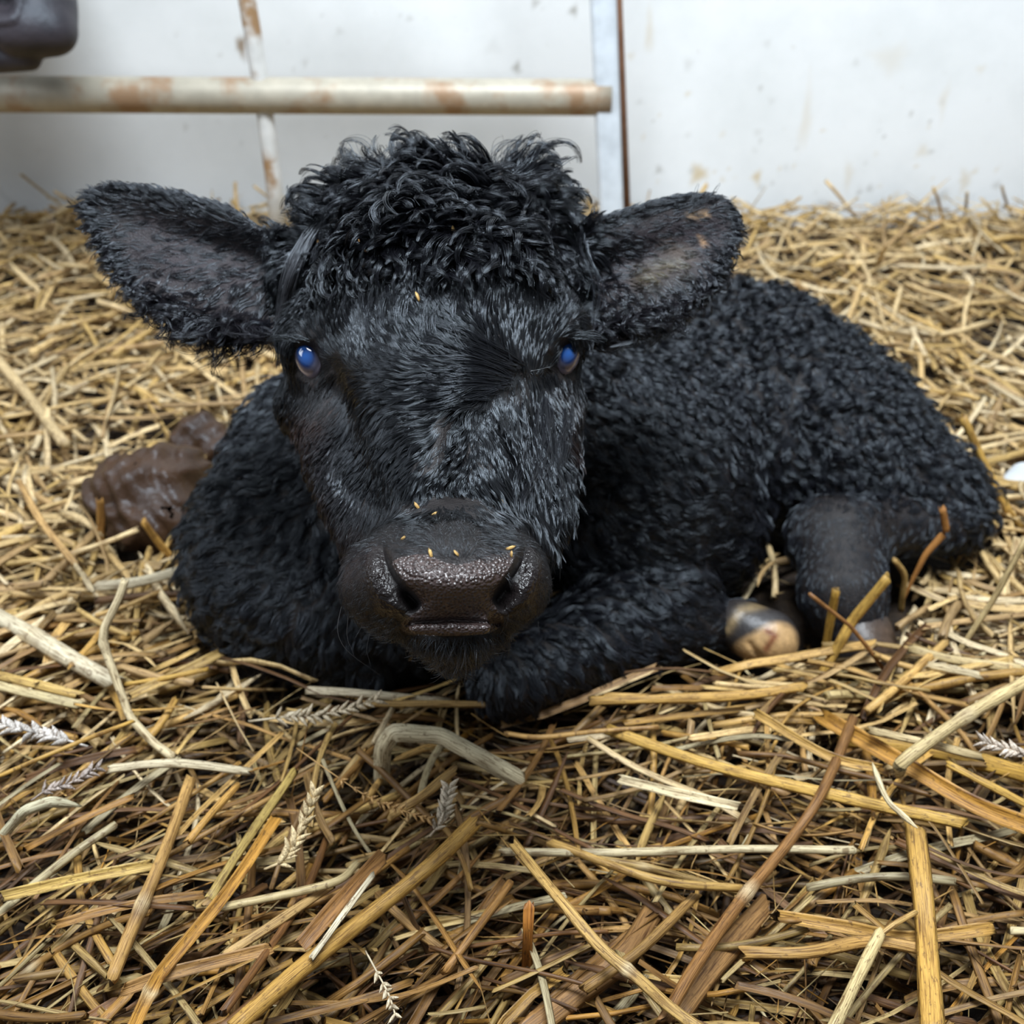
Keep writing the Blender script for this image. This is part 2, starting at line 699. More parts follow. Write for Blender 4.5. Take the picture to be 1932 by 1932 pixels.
q0 = pc(-900, -300, 2.06)
V, Q = surface_nets(cow_f, [-1.85, .48, .98], [-.40, 1.45, 1.75], .005, 5)
V = project(cow_f, V, 1)
kx, ky = V[:, 0] / V[:, 2] * FPX + 966, 966 - V[:, 1] / V[:, 2] * FPX
G_ = grad(cow_f, V)
fr = np.clip(-(G_ * V).sum(1) / np.linalg.norm(V, axis=1) * 3, 0, 1)
dz = .026 * np.exp(-(seg_d(kx, ky, [(-26, -8), (10, 8)]) / 16) ** 2) - .007 * np.exp(-(seg_d(kx, ky, [(-30, 40), (22, 34), (38, -10)]) / 9) ** 2)
V = V * (1 + dz * fr / V[:, 2])[:, None]
cow = local_mesh('cow', c2w(V), Q, None, M['cow'])
tag(cow, 'grey-black cow leaning its muzzle over the gate rail', 'cow')

# ------------------------------------------------------------------ dung beside the calf
def dung_f(P):
    d = blend(P, [S(290, 930, 1.06, 88), S(235, 925, 1.07, 68), S(310, 980, 1.04, 68), S(255, 995, 1.045, 48), S(340, 900, 1.08, 60), S(205, 950, 1.06, 40)], .012)
    n = .004 * np.sin(P[:, 0] * 97 + 2 + 3 * np.sin(P[:, 1] * 61)) * np.sin(P[:, 1] * 83 + 2 * np.sin(P[:, 0] * 70)) + .0012 * np.sin(P[:, 0] * 310 + P[:, 1] * 180)
    return d + n


o = sd_object('dung_pile', dung_f, [-.50, -.08, .94], [-.28, .09, 1.16], .003, M['dung'], 3)
tag(o, 'large wet dark brown dung lump in straw left of the calf', 'dung', 'dung beside the calf')


def dung2_f(P):
    d = blend(P, [S(375, 825, 1.19, 48), S(405, 850, 1.18, 44), S(352, 845, 1.18, 26)], .012)
    return d + .003 * np.sin(P[:, 0] * 170) * np.sin(P[:, 1] * 200)


o = sd_object('dung_pile', dung2_f, [-.44, .02, 1.08], [-.30, .14, 1.27], .003, M['dung'], 3)
tag(o, 'small smooth dung lump behind the larger one by the calf', 'dung', 'dung beside the calf')


def stone_f(P):
    d = blend(P, [S(1930, 920, 1.12, 40), S(1965, 925, 1.12, 44)], .02)
    return d + .003 * np.sin(P[:, 0] * 130) * np.sin(P[:, 1] * 150)


o = sd_object('stone', stone_f, [.5, -.03, 1.05], [.68, .08, 1.2], .003, M['stone'], 3)
tag(o, 'smooth pale grey stone in the straw at the calf rump', 'stone')

# ------------------------------------------------------------------ the calf
def px_of(P):
    return P[:, 0] / P[:, 2] * FPX + 966, 966 - P[:, 1] / P[:, 2] * FPX


HEAD = [
    C((838, 472, .700, 150), (828, 590, .675, 222)), S(745, 420, .71, 105), S(940, 420, .71, 100),
    S(616, 644, .668, 86), S(1036, 636, .663, 72), S(606, 530, .715, 84), S(1034, 530, .71, 70), S(665, 420, .715, 70), S(990, 410, .715, 66), S(570, 760, .70, 44),
    C((828, 620, .660, 205), (862, 1020, .560, 118)),
    C((668, 760, .695, 118), (738, 1000, .60, 95)),
    C((1010, 760, .685, 92), (968, 1000, .59, 75)),
    C((830, 880, .720, 190), (858, 1170, .550, 70)),
    E(845, 1085, .545, 172, 108, .062),
    S(724, 1112, .530, 68), S(962, 1106, .530, 62),
]
CHIN = [C((862, 1196, .545, 46), (850, 1165, .60, 80)), E(862, 1190, .545, 96, 34, .040), C((785, 1183, .498, 13), (912, 1183, .498, 13))]
# (points, width px, height m): shaped relief of the face, + stands out, - sinks in
RELIEF = [
    ([(776, 1124), (790, 1136)], 17, -.006),
    ([(950, 1118), (938, 1130)], 16, -.006),
    ([(704, 1050), (700, 1095), (722, 1142), (765, 1163)], 24, .0045),
    ([(1012, 1040), (1012, 1085), (985, 1138), (955, 1160)], 20, .004),
    ([(760, 1050), (800, 1090), (860, 1100), (925, 1088), (965, 1050)], 32, .0040),
    ([(770, 1176), (855, 1170), (940, 1176)], 5, -.004),
    ([(700, 1165), (775, 1178)], 7, -.003), ([(940, 1178), (1000, 1165)], 7, -.003),
    ([(866, 790), (856, 850), (846, 925)], 22, -.0065),
    ([(790, 945), (850, 930), (920, 945)], 28, -.006),
    ([(905, 960), (930, 890)], 30, .003), ([(770, 900), (740, 830)], 45, .003),
    ([(986, 700), (1000, 720)], 30, -.004),
    ([(560, 640), (600, 640), (628, 668)], 12, .0035),
    ([(1040, 660), (1052, 638), (1095, 632)], 11, .0035),
    ([(560, 715), (590, 726), (625, 705)], 12, .0025),
    ([(1045, 705), (1068, 722), (1092, 712)], 11, .0025),
    ([(584, 668), (590, 690)], 24, -.005),
    ([(1070, 664), (1066, 684)], 22, -.005),
    ([(560, 820), (620, 790), (660, 800)], 24, .003),
]
BODY_A = [
    C((830, 560, .770, 175), (770, 960, .94, 235)),
    S(555, 1015, .905, 188), S(520, 1090, .885, 150), S(600, 850, .93, 150),
    S(800, 1090, .885, 190), S(640, 1140, .87, 150),
    S(1180, 930, .950, 215), C((950, 700, .90, 170), (1180, 900, .97, 200)),
    C((1200, 800, 1.04, 215), (1560, 850, 1.09, 170)),
    S(1385, 745, 1.10, 208), S(1470, 790, 1.09, 185),
    S(1560, 850, 1.06, 178), S(1690, 925, 1.03, 125), S(1790, 950, 1.01, 72),
    S(1330, 1010, .97, 110),
]
BODY_LEG = [
    C((1240, 1130, .905, 112), (965, 1280, .815, 58)),
    C((965, 1280, .815, 58), (1330, 1180, .895, 48)),
    S(950, 1285, .808, 56),
    C((620, 1180, .86, 90), (700, 1262, .845, 52)),
]
HIND = [
    C((1810, 985, .99, 50), (1640, 1000, .955, 62)),
    C((1590, 1020, .935, 84), (1590, 1120, .905, 70)),
    C((1590, 1120, .905, 70), (1612, 1190, .895, 56)),
    S(1550, 1010, .94, 62),
]
FORE_FOOT = [C((1330, 1175, .905, 50), (1400, 1180, .895, 46))]
EAR_L = smooth_poly([(620, 430), (560, 432), (500, 430), (430, 392), (330, 362), (235, 349), (175, 366), (160, 395), (180, 445), (215, 508), (275, 572), (345, 612), (420, 628), (500, 628), (560, 610), (620, 580)])
EAR_R = smooth_poly([(1000, 440), (1050, 440), (1100, 425), (1150, 405), (1245, 374), (1320, 364), (1372, 378), (1396, 425), (1380, 482), (1340, 545), (1265, 590), (1190, 612), (1120, 622), (1060, 610), (1000, 580)])


def ear_d(P, poly, bx, by, tx, ty, Zb, Zt, thick):
    x, y = px_of(P)
    ax, ay = tx - bx, ty - by
    L = math.hypot(ax, ay)
    u = ((x - bx) * ax + (y - by) * ay) / (L * L)
    v = (-(x - bx) * ay + (y - by) * ax) / (L * 110.0)
    Z0 = Zb + (Zt - Zb) * u + .020 * (1 - np.clip(v, -1.3, 1.3) ** 2) * np.clip(1.25 - u, 0, 1.25) + .004 * np.sin(v * 7 + 1) * np.clip(1 - u, 0, 1)
    sd = poly_sd(x, y, poly) * P[:, 2] / FPX
    a = np.abs(P[:, 2] - Z0) * .85 - thick * (1 + .9 * np.clip(1 - u * 1.6, 0, 1))
    m = np.stack([np.maximum(sd + thick, 0), np.maximum(a + thick * .6, 0)], 1)
    return np.maximum(np.maximum(sd, a), np.hypot(m[:, 0], m[:, 1]) - thick * .8)


EARS = [(EAR_L, 540, 520, 165, 400, .700, .705, .0042), (EAR_R, 1075, 520, 1395, 430, .695, .715, .0042)]


PAD = smooth_poly([(732, 1022), (772, 1014), (860, 1030), (950, 1014), (980, 1020), (972, 1066), (930, 1122), (938, 1150), (955, 1172), (905, 1190), (780, 1190), (758, 1174), (796, 1140), (748, 1085)])
NOSTRIL = {0: [(736, 1048), (748, 1085), (790, 1136)], 1: [(978, 1046), (970, 1070), (936, 1128)]}


def head_d(P):
    d = blend(P, HEAD, .020)
    return smin(d, blend(P, CHIN, .012), .006)


def relief(x, y):
    """height of the modelled face detail above the smooth skull"""
    acc = np.zeros(len(x))
    m = (x > 480) & (x < 1160) & (y > 560) & (y < 1290)
    if not m.any(): return acc
    x, y = x[m], y[m]
    q = np.zeros(len(x))
    for poly, w, amp in RELIEF:
        q += amp * np.exp(-(seg_d(x, y, poly) / w) ** 2)
    sd = poly_sd(x, y, PAD)
    for pl in NOSTRIL.values():
        a = seg_d(x, y, pl)
        q -= .0085 * np.clip(sd / 9, 0, 1) ** 1.2 * np.exp(-(a / 26) ** 2)
        q += .0020 * np.exp(-(a / 14) ** 2) * np.clip(-sd / 6, 0, 1)
    acc[m] = q
    return acc


def calf_f(P):
    P = np.asarray(P, float)
    d = blend(P, BODY_A, .035)
    d = smin(d, blend(P, BODY_LEG, .02), .010)
    d = smin(d, blend(P, HIND, .022), .008)
    d = smin(d, blend(P, FORE_FOOT, .01), .006)
    d = smin(d, head_d(P), .02)
    for e in EARS:
        c = np.array([(e[1] + e[3]) / 2, (e[2] + e[4]) / 2])
        x, y = px_of(P)
        m = np.hypot(x - c[0], y - c[1]) < 620
        m &= np.abs(P[:, 2] - .70) < .22
        if m.any():
            d[m] = smin(d[m], ear_d(P[m], *e), .008)
    return d


CV, CQ = surface_nets(calf_f, [-.33, -.19, .44], [.60, .29, 1.36], .0030, 5)
CV = project(calf_f, CV, 1)
# finer skin on the face
me = mesh_np('tmp', CV, CQ)
bm = bmesh.new(); bm.from_mesh(me); bpy.data.meshes.remove(me)
FINE = list(NOSTRIL.values()) + [[(700, 1168), (775, 1178), (855, 1172), (940, 1178), (1000, 1166)]]


def seg2(x, y):
    return min(float(seg_d(np.array([x]), np.array([y]), pl)[0]) for pl in FINE) if (690 < x < 1020 and 1000 < y < 1220) else 99


for lev in range(3):
    es = []
    for e in bm.edges:
        c = (e.verts[0].co + e.verts[1].co) / 2
        if c.z > .66: continue
        x = c.x / c.z * FPX + 966; y = 966 - c.y / c.z * FPX
        if lev == 0 and 530 < x < 1110 and y > 560: es.append(e)
        if lev == 2 and c.z < .56 and seg2(x, y) < 34: es.append(e)
        if lev == 1 and ((650 < x < 1040 and 990 < y < 1260 and c.z < .56) or (abs(y - 680) < 70 and min(abs(x - 588), abs(x - 1068)) < 60)): es.append(e)
    bmesh.ops.subdivide_edges(bm, edges=es, cuts=1, use_grid_fill=True)
bmesh.ops.triangulate(bm, faces=[f for f in bm.faces if len(f.verts) > 4])
bm.normal_update()
me = bpy.data.meshes.new('calf'); bm.to_mesh(me); bm.free()
CV = np.empty(len(me.vertices) * 3); me.vertices.foreach_get('co', CV); CV = CV.reshape(-1, 3)
CV = project(calf_f, CV, 3)
CN = grad(calf_f, CV); CN /= np.linalg.norm(CN, axis=1)[:, None] + 1e-9
rx_, ry_ = px_of(CV)
fw = np.clip(-(CN * CV).sum(1) / np.linalg.norm(CV, axis=1) * 3, 0, 1) * np.clip((.70 - CV[:, 2]) / .03, 0, 1) * (head_d(CV) < .012)
CV = CV * (1 - relief(rx_, ry_) * fw / CV[:, 2])[:, None]
CN = grad(calf_f, CV); CN /= np.linalg.norm(CN, axis=1)[:, None] + 1e-9
cx, cy = px_of(CV)
hd = head_d(CV)
is_head = hd < .012
ear_ds = [ear_d(CV, *e) for e in EARS]
is_ear = (np.minimum(*ear_ds) < .004) & ((cx < 515) | (cx > 1105)) & (cy < 660) & (CV[:, 2] < .80)


def put_mesh(me, Vc):
    me.vertices.foreach_set('co', c2w(Vc).astype(np.float32).ravel())


put_mesh(me, CV)
me.polygons.foreach_set('use_smooth', np.ones(len(me.polygons), bool))
me.update()
vn = np.empty(len(me.vertices) * 3, np.float32); me.vertex_normals.foreach_get('vector', vn)
vn = vn.reshape(-1, 3) @ R_C2W
CN = np.where(((vn * CN).sum(1) > 0)[:, None], vn, CN)
# real hide colours: brown-black, warmer on cheek fuzz and inner ears, and the wet nostril rims
tone = np.tile(np.array([.013, .010, .010]), (len(CV), 1))
wet = np.zeros(len(CV))


def daub(poly, w, col, amt, cond=None):
    a = amt * np.exp(-(seg_d(cx, cy, poly) / w) ** 2) * (CV[:, 2] < .80)
    if cond is not None: a = a * cond
    tone[:] = tone * (1 - a[:, None]) + np.array(col) * a[:, None]


daub([(580, 800), (600, 960), (640, 1060)], 55, (.055, .030, .026), .9)
daub([(1085, 800), (1095, 840)], 30, (.05, .026, .020), .8)
daub([(720, 1000), (860, 990), (990, 1000)], 60, (.011, .009, .009), .9)
daub([(280, 470), (450, 530)], 75, (.022, .016, .020), .9)
daub([(1180, 510), (1330, 440)], 70, (.026, .020, .025), .9)
daub([(1260, 465), (1300, 480)], 16, (.10, .07, .05), .6)
daub([(1205, 525), (1265, 500)], 20, (.08, .06, .04), .5)
daub([(1300, 408), (1332, 404)], 6, (.34, .22, .12), .9)
daub([(1322, 450), (1330, 462)], 5, (.34, .20, .10), .8)
daub([(840, 1215), (880, 1215)], 90, (.010, .009, .009), .9)
daub([(690, 1090), (720, 1140), (800, 1190)], 50, (.011, .009, .009), .8)
for poly, w in (([(705, 1065), (715, 1120), (745, 1160)], 32), ([(1000, 1050), (1000, 1110), (965, 1140)], 28), ([(780, 1186), (910, 1186)], 9)):
    wet = np.maximum(wet, np.exp(-(seg_d(cx, cy, poly) / w) ** 2))
wet[CV[:, 2] > .6] = 0
pad_sd = poly_sd(cx, cy, PAD)
set_attr(me, 'tone', tone)
set_attr(me, 'wet', wet, 'FLOAT')
me.materials.append(M['skin'])
me.materials.append(M['leather'])
nl = np.zeros(len(me.polygons), np.int32)
centre = np.empty(len(me.polygons) * 3); me.polygons.foreach_get('center', centre)
fc = w2c(centre.reshape(-1, 3))
fx, fy = px_of(fc)
LEATHER = smooth_poly([(742, 1058), (800, 1046), (862, 1066), (930, 1046), (970, 1052), (930, 1122), (938, 1150), (950, 1172), (910, 1197), (775, 1197), (760, 1174), (796, 1140), (752, 1085)])
nl[(poly_sd(fx, fy, LEATHER) < 0) & (fc[:, 2] < .56)] = 1
me.polygons.foreach_set('material_index', nl)
calf = bpy.data.objects.new('calf', me)
COL.objects.link(calf)
tag(calf, 'curly black newborn calf lying in straw and facing the camera', 'calf')


# eyes
def eye_mat(name, axis, up):
    N = NT(name)
    co = obj_co(N)
    def dotn(v):
        n = N.add('ShaderNodeVectorMath', operation='DOT_PRODUCT')
        N.l(nrm.outputs[0], n.inputs[0]); n.inputs[1].default_value = v
        return n.outputs['Value']
    nrm = N.add('ShaderNodeVectorMath', operation='NORMALIZE')
    N.l(co, nrm.inputs[0])
    c = dotn(axis)
    iris = N.ramp(c, [(.0, (.24, .21, .26)), (.52, (.26, .23, .30)), (.62, (.10, .09, .12)), (.76, (.07, .07, .11)), (.84, (.010, .025, .09)), (.90, (.007, .042, .17)), (1.0, (.008, .065, .25))])  # blue centre paints a glare into the cloudy pupil
    N.l(iris, N.b.inputs['Base Color'])
    N.set(Roughness=.12, Specular_IOR_Level=.5)
    N.b.inputs['Coat Weight'].default_value = 1.0
    N.b.inputs['Coat Roughness'].default_value = .03
    return N.m


def make_eye(px, py, Zs, a, b, dp, out, tilt, look):
    c = pc(px, py, Zs + dp - out)
    bm = bmesh.new()
    bmesh.ops.create_uvsphere(bm, u_segments=48, v_segments=32, radius=1.0)
    for f in bm.faces: f.smooth = True
    me = bpy.data.meshes.new('eye'); bm.to_mesh(me); bm.free()
    ax = np.array(look, float); ax /= np.linalg.norm(ax)
    o = link('eye', me, calf, eye_mat('calf_eye', tuple(ax), (0, 0, 1)))
    rot = Matrix.Rotation(tilt, 4, 'Z')
    o.matrix_world = Matrix.Translation(c2w(c)) @ Matrix(R_C2W.tolist()).to_4x4() @ rot @ Matrix.Diagonal((a, b, dp, 1))
    o['label'] = 'cloudy blue eye with glare painted into the pupil'
    return o


def surf_Z(px, py, f=calf_f, Z0=.42, Z1=1.3):
    Z = Z0
    d = np.array([(px - 966) / FPX, (966 - py) / FPX, 1.0])
    for _ in range(160):
        v = float(f((d * Z)[None])[0])
        if v < 2e-4 or Z > Z1: break
        Z += v * .7
    return Z




def surf_Zv(px, py):
    px, py = np.asarray(px, float), np.asarray(py, float)
    d = np.stack([(px - 966) / FPX, (966 - py) / FPX, np.ones_like(px)], 1)
    Z = np.full(len(px), .42)
    for _ in range(60):
        v = calf_f(d * Z[:, None])
        Z = np.minimum(Z + np.maximum(v, 0) * .75, 1.3)
    return Z - relief(px, py) * (Z < .68)


rel1 = lambda x, y: float(relief(np.array([float(x)]), np.array([float(y)]))[0])
EZL, EZR = surf_Z(586, 678) - rel1(600, 672) * .5, surf_Z(1069, 672) - rel1(1056, 668) * .5
print('EYE Z', EZL, EZR, 'NOSE', surf_Z(865, 1070), 'BROW', surf_Z(830, 560))
make_eye(587, 677, EZL, .0100, .0135, .011, .0042, math.radians(22), (-.18, .12, -1))
make_eye(1068, 672, EZR, .0088, .0128, .011, .0040, math.radians(-18), (.12, .12, -1))


# hooves
def hoof(name, f, lo, hi, mat):
    V, Q = surface_nets(f, lo, hi, .0018, 3)
    V = project(f, V, 1)
    o = link(name, mesh_np(name, c2w(V), Q), calf)
    return o, V


N = NT('hoof_horn')
tn = N.add('ShaderNodeAttribute', attribute_name='tone').outputs['Color']
cn = N.noise(obj_co(N), 160, 5, .6)
N.l(N.mix(1.0, tn, N.ramp(cn, [(.3, .7), (.7, 1.2)]), 'MULTIPLY'), N.b.inputs['Base Color'])
N.set(Roughness=.4)
N.bump(cn, .4, .002)
M['hoof'] = N.m


def hoof1_f(P):
    d = blend(P, [C((1392, 1178, .892, 48), (1452, 1200, .882, 50)), C((1420, 1200, .885, 44), (1470, 1212, .878, 34))], .008)
    x, y = px_of(P)
    g = seg_d(x, y, [(1440, 1250), (1415, 1215)])
    return d + .0025 * np.exp(-(g / 6) ** 2)


o, V = hoof('hoof', hoof1_f, [.17, -.15, .83], [.27, -.07, .94], M['hoof'])
hx, hy = px_of(V)
s = poly_sd(hx, hy, smooth_poly([(1385, 1225), (1420, 1196), (1458, 1176), (1490, 1182), (1506, 1210), (1502, 1250), (1440, 1262)]))
t = np.clip(.5 - s / 14, 0, 1)[:, None]
dark = np.tile([.028, .024, .024], (len(V), 1))
cor = np.exp(-(seg_d(hx, hy, [(1372, 1190), (1398, 1152), (1440, 1140)]) / 9) ** 2)[:, None]
dark = dark * (1 - cor) + np.array([.20, .14, .07]) * cor
red = np.exp(-(seg_d(hx, hy, [(1448, 1190), (1462, 1200), (1445, 1225)]) / 7) ** 2)[:, None]
pale = np.array([.50, .31, .14]) * (1 - red) + np.array([.20, .07, .03]) * red
set_attr(o.data, 'tone', dark * (1 - t) + pale * t)
o.data.materials.append(M['hoof'])
o['label'] = 'hoof with pale yellowish sole'


def hoof2_f(P):
    return blend(P, [C((1608, 1180, .896, 58), (1628, 1222, .884, 56)), C((1640, 1190, .89, 40), (1648, 1225, .884, 40))], .008)


o, V = hoof('hoof', hoof2_f, [.25, -.16, .82], [.36, -.07, .96], M['hoof'])
hx, hy = px_of(V)
t = np.clip((hx - 1600) / 50, 0, 1)[:, None] * np.clip((hy - 1150) / 40, 0, 1)[:, None]
set_attr(o.data, 'tone', np.array([.02, .018, .02]) * (1 - t) + np.array([.085, .055, .038]) * t)
o.data.materials.append(M['hoof'])
#@@FUR

# ------------------------------------------------------------------ the calf's coat: real strands, grown from the hide
HG = [  # px, py, dir x, dir y, length mm, lift, curl, clump
    (640, 330, -0.6, 0.4, 27.3, 0.375, 0.27, 0.87), (720, 285, -0.3, -0.8, 27.3, 0.45, 0.315, 0.87), (850, 262, 0.15, -1, 29.4, 0.45, 0.315, 0.87), (960, 290, 0.5, -0.7, 29.4, 0.45, 0.315, 0.87),
    (1035, 375, 0.8, 0.1, 25.2, 0.375, 0.27, 0.87), (1075, 430, 0.7, -0.3, 21, 0.45, 0.18, 0.82), (600, 395, -0.7, -0.2, 23.1, 0.413, 0.27, 0.82), (560, 430, -0.8, 0, 18.9, 0.338, 0.27, 0.82),
    (750, 350, 0.45, 0.9, 31.5, 0.24, 0.288, 0.92), (850, 360, -0.35, 0.9, 31.5, 0.24, 0.315, 0.92), (905, 325, -0.7, 0.6, 31.5, 0.3, 0.36, 0.92), (940, 410, 0.3, 0.95, 31.5, 0.225, 0.27, 0.92),
    (700, 425, 0.55, 0.8, 31.5, 0.225, 0.27, 0.92), (830, 450, 0.35, 0.95, 29.4, 0.21, 0.252, 0.92), (1000, 430, 0.35, 0.95, 27.3, 0.188, 0.18, 0.92), (620, 460, 0.5, 0.7, 25.2, 0.225, 0.27, 0.92),
    (600, 500, 0.9, 0.3, 21, 0.225, 0.225, 0.92), (650, 515, 0.9, 0.4, 18.9, 0.225, 0.225, 0.92), (760, 500, 0.35, 0.9, 16, 0.2, 0.1, 0.8), (1050, 500, 0.3, 0.95, 18, 0.25, 0.15, 0.75), (560, 520, -0.3, 1, 14, 0.2, 0.1, 0.7),
    (900, 560, -0.15, -1, 21.8, 0.09, 0.04, 0.94), (800, 560, -0.3, -0.95, 21.8, 0.09, 0.05, 0.94), (700, 575, -0.15, -1, 20.3, 0.09, 0.1, 0.94), (640, 600, -0.1, -1, 15.9, 0.09, 0.1, 0.89),
    (980, 560, 0.12, -1, 20.3, 0.09, 0.06, 0.94), (1050, 590, 0.25, -0.95, 17.4, 0.09, 0.06, 0.89), (870, 640, -0.55, -0.85, 21.8, 0.09, 0.05, 0.95), (760, 650, -0.6, -0.8, 20.3, 0.09, 0.06, 0.95),
    (680, 660, -0.5, -0.85, 15.9, 0.09, 0.06, 0.94), (900, 685, -0.85, -0.5, 21.8, 0.09, 0.06, 0.95), (990, 660, 0.2, -1, 18.8, 0.09, 0.05, 0.94), (1030, 650, 0.35, -0.9, 14.5, 0.09, 0.05, 0.89),
    (900, 730, -1, 0.05, 24.6, 0.09, 0.05, 0.95), (800, 725, -0.95, -0.1, 23.2, 0.09, 0.05, 0.95), (700, 730, -0.9, 0.1, 18.8, 0.09, 0.05, 0.94), (645, 735, -0.7, 0.6, 14.5, 0.09, 0.06, 0.89),
    (850, 780, -0.85, 0.45, 21.8, 0.09, 0.08, 0.95), (750, 800, -0.75, 0.6, 17.4, 0.09, 0.06, 0.89), (680, 830, -0.5, 0.85, 14.5, 0.09, 0.08, 0.84), (620, 790, -0.6, 0.7, 8, 0.18, 0.05, 0.6),
    (960, 750, -0.5, 0.85, 21.8, 0.09, 0.08, 0.94), (915, 790, 0.35, 0.9, 15, 0.2, 0.12, 0.89), (1000, 790, 0.3, 0.95, 16, 0.2, 0.1, 0.89), (1050, 770, 0.1, 1, 8, 0.2, 0.05, 0.6),
    (790, 870, -0.6, 0.8, 13, 0.09, 0.06, 0.79), (740, 910, -0.3, 0.95, 8, 0.14, 0.06, 0.7), (700, 950, -0.1, 1, 8, 0.16, 0.06, 0.6), (920, 870, 0.45, 0.9, 14.5, 0.09, 0.06, 0.84),
    (850, 850, -0.2, 1, 12, 0.25, 0.15, 0.74), (850, 945, 0.1, 1, 14, 0.35, 0.15, 0.64), (960, 930, 0.1, 1, 14.5, 0.09, 0.06, 0.79), (900, 950, 0.2, 1, 10, 0.25, 0.12, 0.6),
    (580, 740, -0.3, 1, 6, 0.3, 0.04, 0.4), (560, 800, -0.7, 0.7, 11, 0.4, 0.08, 0.5), (590, 900, -0.5, 0.85, 15, 0.3, 0.12, 0.64), (560, 880, -0.8, 0.6, 14, 0.45, 0.1, 0.44), (640, 900, -0.3, 0.95, 15, 0.25, 0.12, 0.79),
    (640, 1020, -0.5, 0.9, 10, 0.35, 0.06, 0.4), (600, 980, -0.7, 0.7, 12, 0.4, 0.06, 0.44),
    (1040, 880, 0, 1, 43.5, 0.096, 0.14, 0.95), (1000, 900, -0.1, 1, 34.8, 0.096, 0.12, 0.95), (1070, 830, 0.2, 1, 24, 0.22, 0.16, 0.94), (1020, 960, -0.05, 1, 31.9, 0.09, 0.1, 0.95),
    (860, 1000, 0, -1, 2.6, 0.5, 0, 0.1), (740, 1010, -0.5, -0.5, 2.6, 0.5, 0, 0.1), (980, 1000, 0.5, -0.3, 2.6, 0.5, 0, 0.1), (690, 1080, -0.7, 0.5, 2.8, 0.5, 0, 0.1), (1015, 1070, 0.7, 0.4, 2.8, 0.5, 0, 0.1),
    (690, 1160, -0.5, 0.8, 5, 0.5, 0.02, 0.1), (1000, 1150, 0.4, 0.8, 4, 0.5, 0.02, 0.1), (760, 1210, -0.3, 0.95, 10, 0.5, 0.03, 0.15), (860, 1230, 0, 1, 15, 0.55, 0.03, 0.2), (940, 1205, 0.3, 0.95, 10, 0.5, 0.03, 0.15),
    (530, 640, -0.3, 0.9, 12, 0.3, 0.05, 0.74), (1100, 640, 0.4, 0.8, 10, 0.3, 0.1, 0.6), (1085, 700, 0.2, 1, 8, 0.3, 0.05, 0.5), (600, 640, -0.3, -0.8, 4, 0.2, 0, 0.3), (625, 690, -0.6, 0.2, 5, 0.2, 0, 0.3),
]
BG_ = [
    (450, 850, -0.85, 0.5, 20, 0.35, 0.144, 0.76), (400, 1000, -0.95, 0.3, 22, 0.35, 0.144, 0.76), (480, 950, -0.8, 0.6, 20, 0.3, 0.128, 0.76), (500, 1100, -0.85, 0.5, 20, 0.3, 0.128, 0.76), (560, 800, -0.7, 0.7, 18, 0.35, 0.112, 0.66),
    (600, 1200, -0.4, 0.9, 20, 0.25, 0.12, 0.76), (640, 1050, -0.35, 0.95, 20, 0.25, 0.12, 0.76), (800, 1250, 0.1, 1, 20, 0.2, 0.12, 0.76), (400, 1180, -0.7, 0.7, 20, 0.3, 0.144, 0.76),
    (950, 1200, 0.25, 0.95, 24, 0.22, 0.112, 0.93), (1050, 1150, 0.75, 0.6, 26, 0.22, 0.128, 0.93), (1100, 1050, 0.95, 0.15, 28, 0.22, 0.144, 0.93), (1120, 980, 0.9, 0.5, 28, 0.25, 0.2, 0.93), (1200, 950, 0.95, 0.1, 22, 0.22, 0.12, 0.91),
    (1150, 850, 0.75, 0.65, 22, 0.25, 0.144, 0.86), (1250, 750, 0.6, 0.8, 20, 0.3, 0.16, 0.81), (1250, 1050, 0.95, 0.15, 20, 0.22, 0.112, 0.86), (1350, 950, 0.9, 0.1, 20, 0.25, 0.12, 0.81), (1350, 1080, 0.9, 0.3, 18, 0.25, 0.112, 0.81),
    (1000, 1290, 0.45, 0.9, 14, 0.2, 0.096, 0.91), (1100, 1230, 0.75, 0.65, 18, 0.2, 0.112, 0.91), (930, 1300, 0.1, 1, 12, 0.2, 0.064, 0.86),
    (1340, 590, 0.3, 0.9, 17, 0.45, 0.336, 0.91), (1450, 640, 0.45, 0.85, 17, 0.45, 0.336, 0.91), (1550, 740, 0.55, 0.8, 17, 0.45, 0.32, 0.91), (1440, 800, 0.1, 1, 14, 0.3, 0.24, 0.86), (1640, 800, 0.6, 0.75, 18, 0.45, 0.32, 0.91),
    (1600, 860, 0.8, 0.5, 18, 0.35, 0.24, 0.91), (1750, 900, 0.85, 0.5, 20, 0.4, 0.28, 0.86), (1820, 960, 0.8, 0.6, 18, 0.4, 0.24, 0.86), (1500, 900, 0.5, 0.6, 16, 0.3, 0.2, 0.86), (1300, 720, 0.5, 0.85, 16, 0.35, 0.28, 0.91),
    (1590, 1060, 0.05, 1, 3, 0.3, 0.016, 0.36), (1560, 980, -0.3, 0.9, 4, 0.3, 0.016, 0.36), (1700, 990, -0.8, 0.4, 5, 0.25, 0.04, 0.56), (1770, 990, -0.6, 0.6, 9, 0.3, 0.08, 0.66), (1600, 1150, 0.1, 1, 5, 0.3, 0.04, 0.56),
    (1350, 1170, 0.9, 0.3, 7, 0.3, 0.064, 0.56), (1400, 1140, 0.9, 0.5, 8, 0.35, 0.064, 0.56),
]
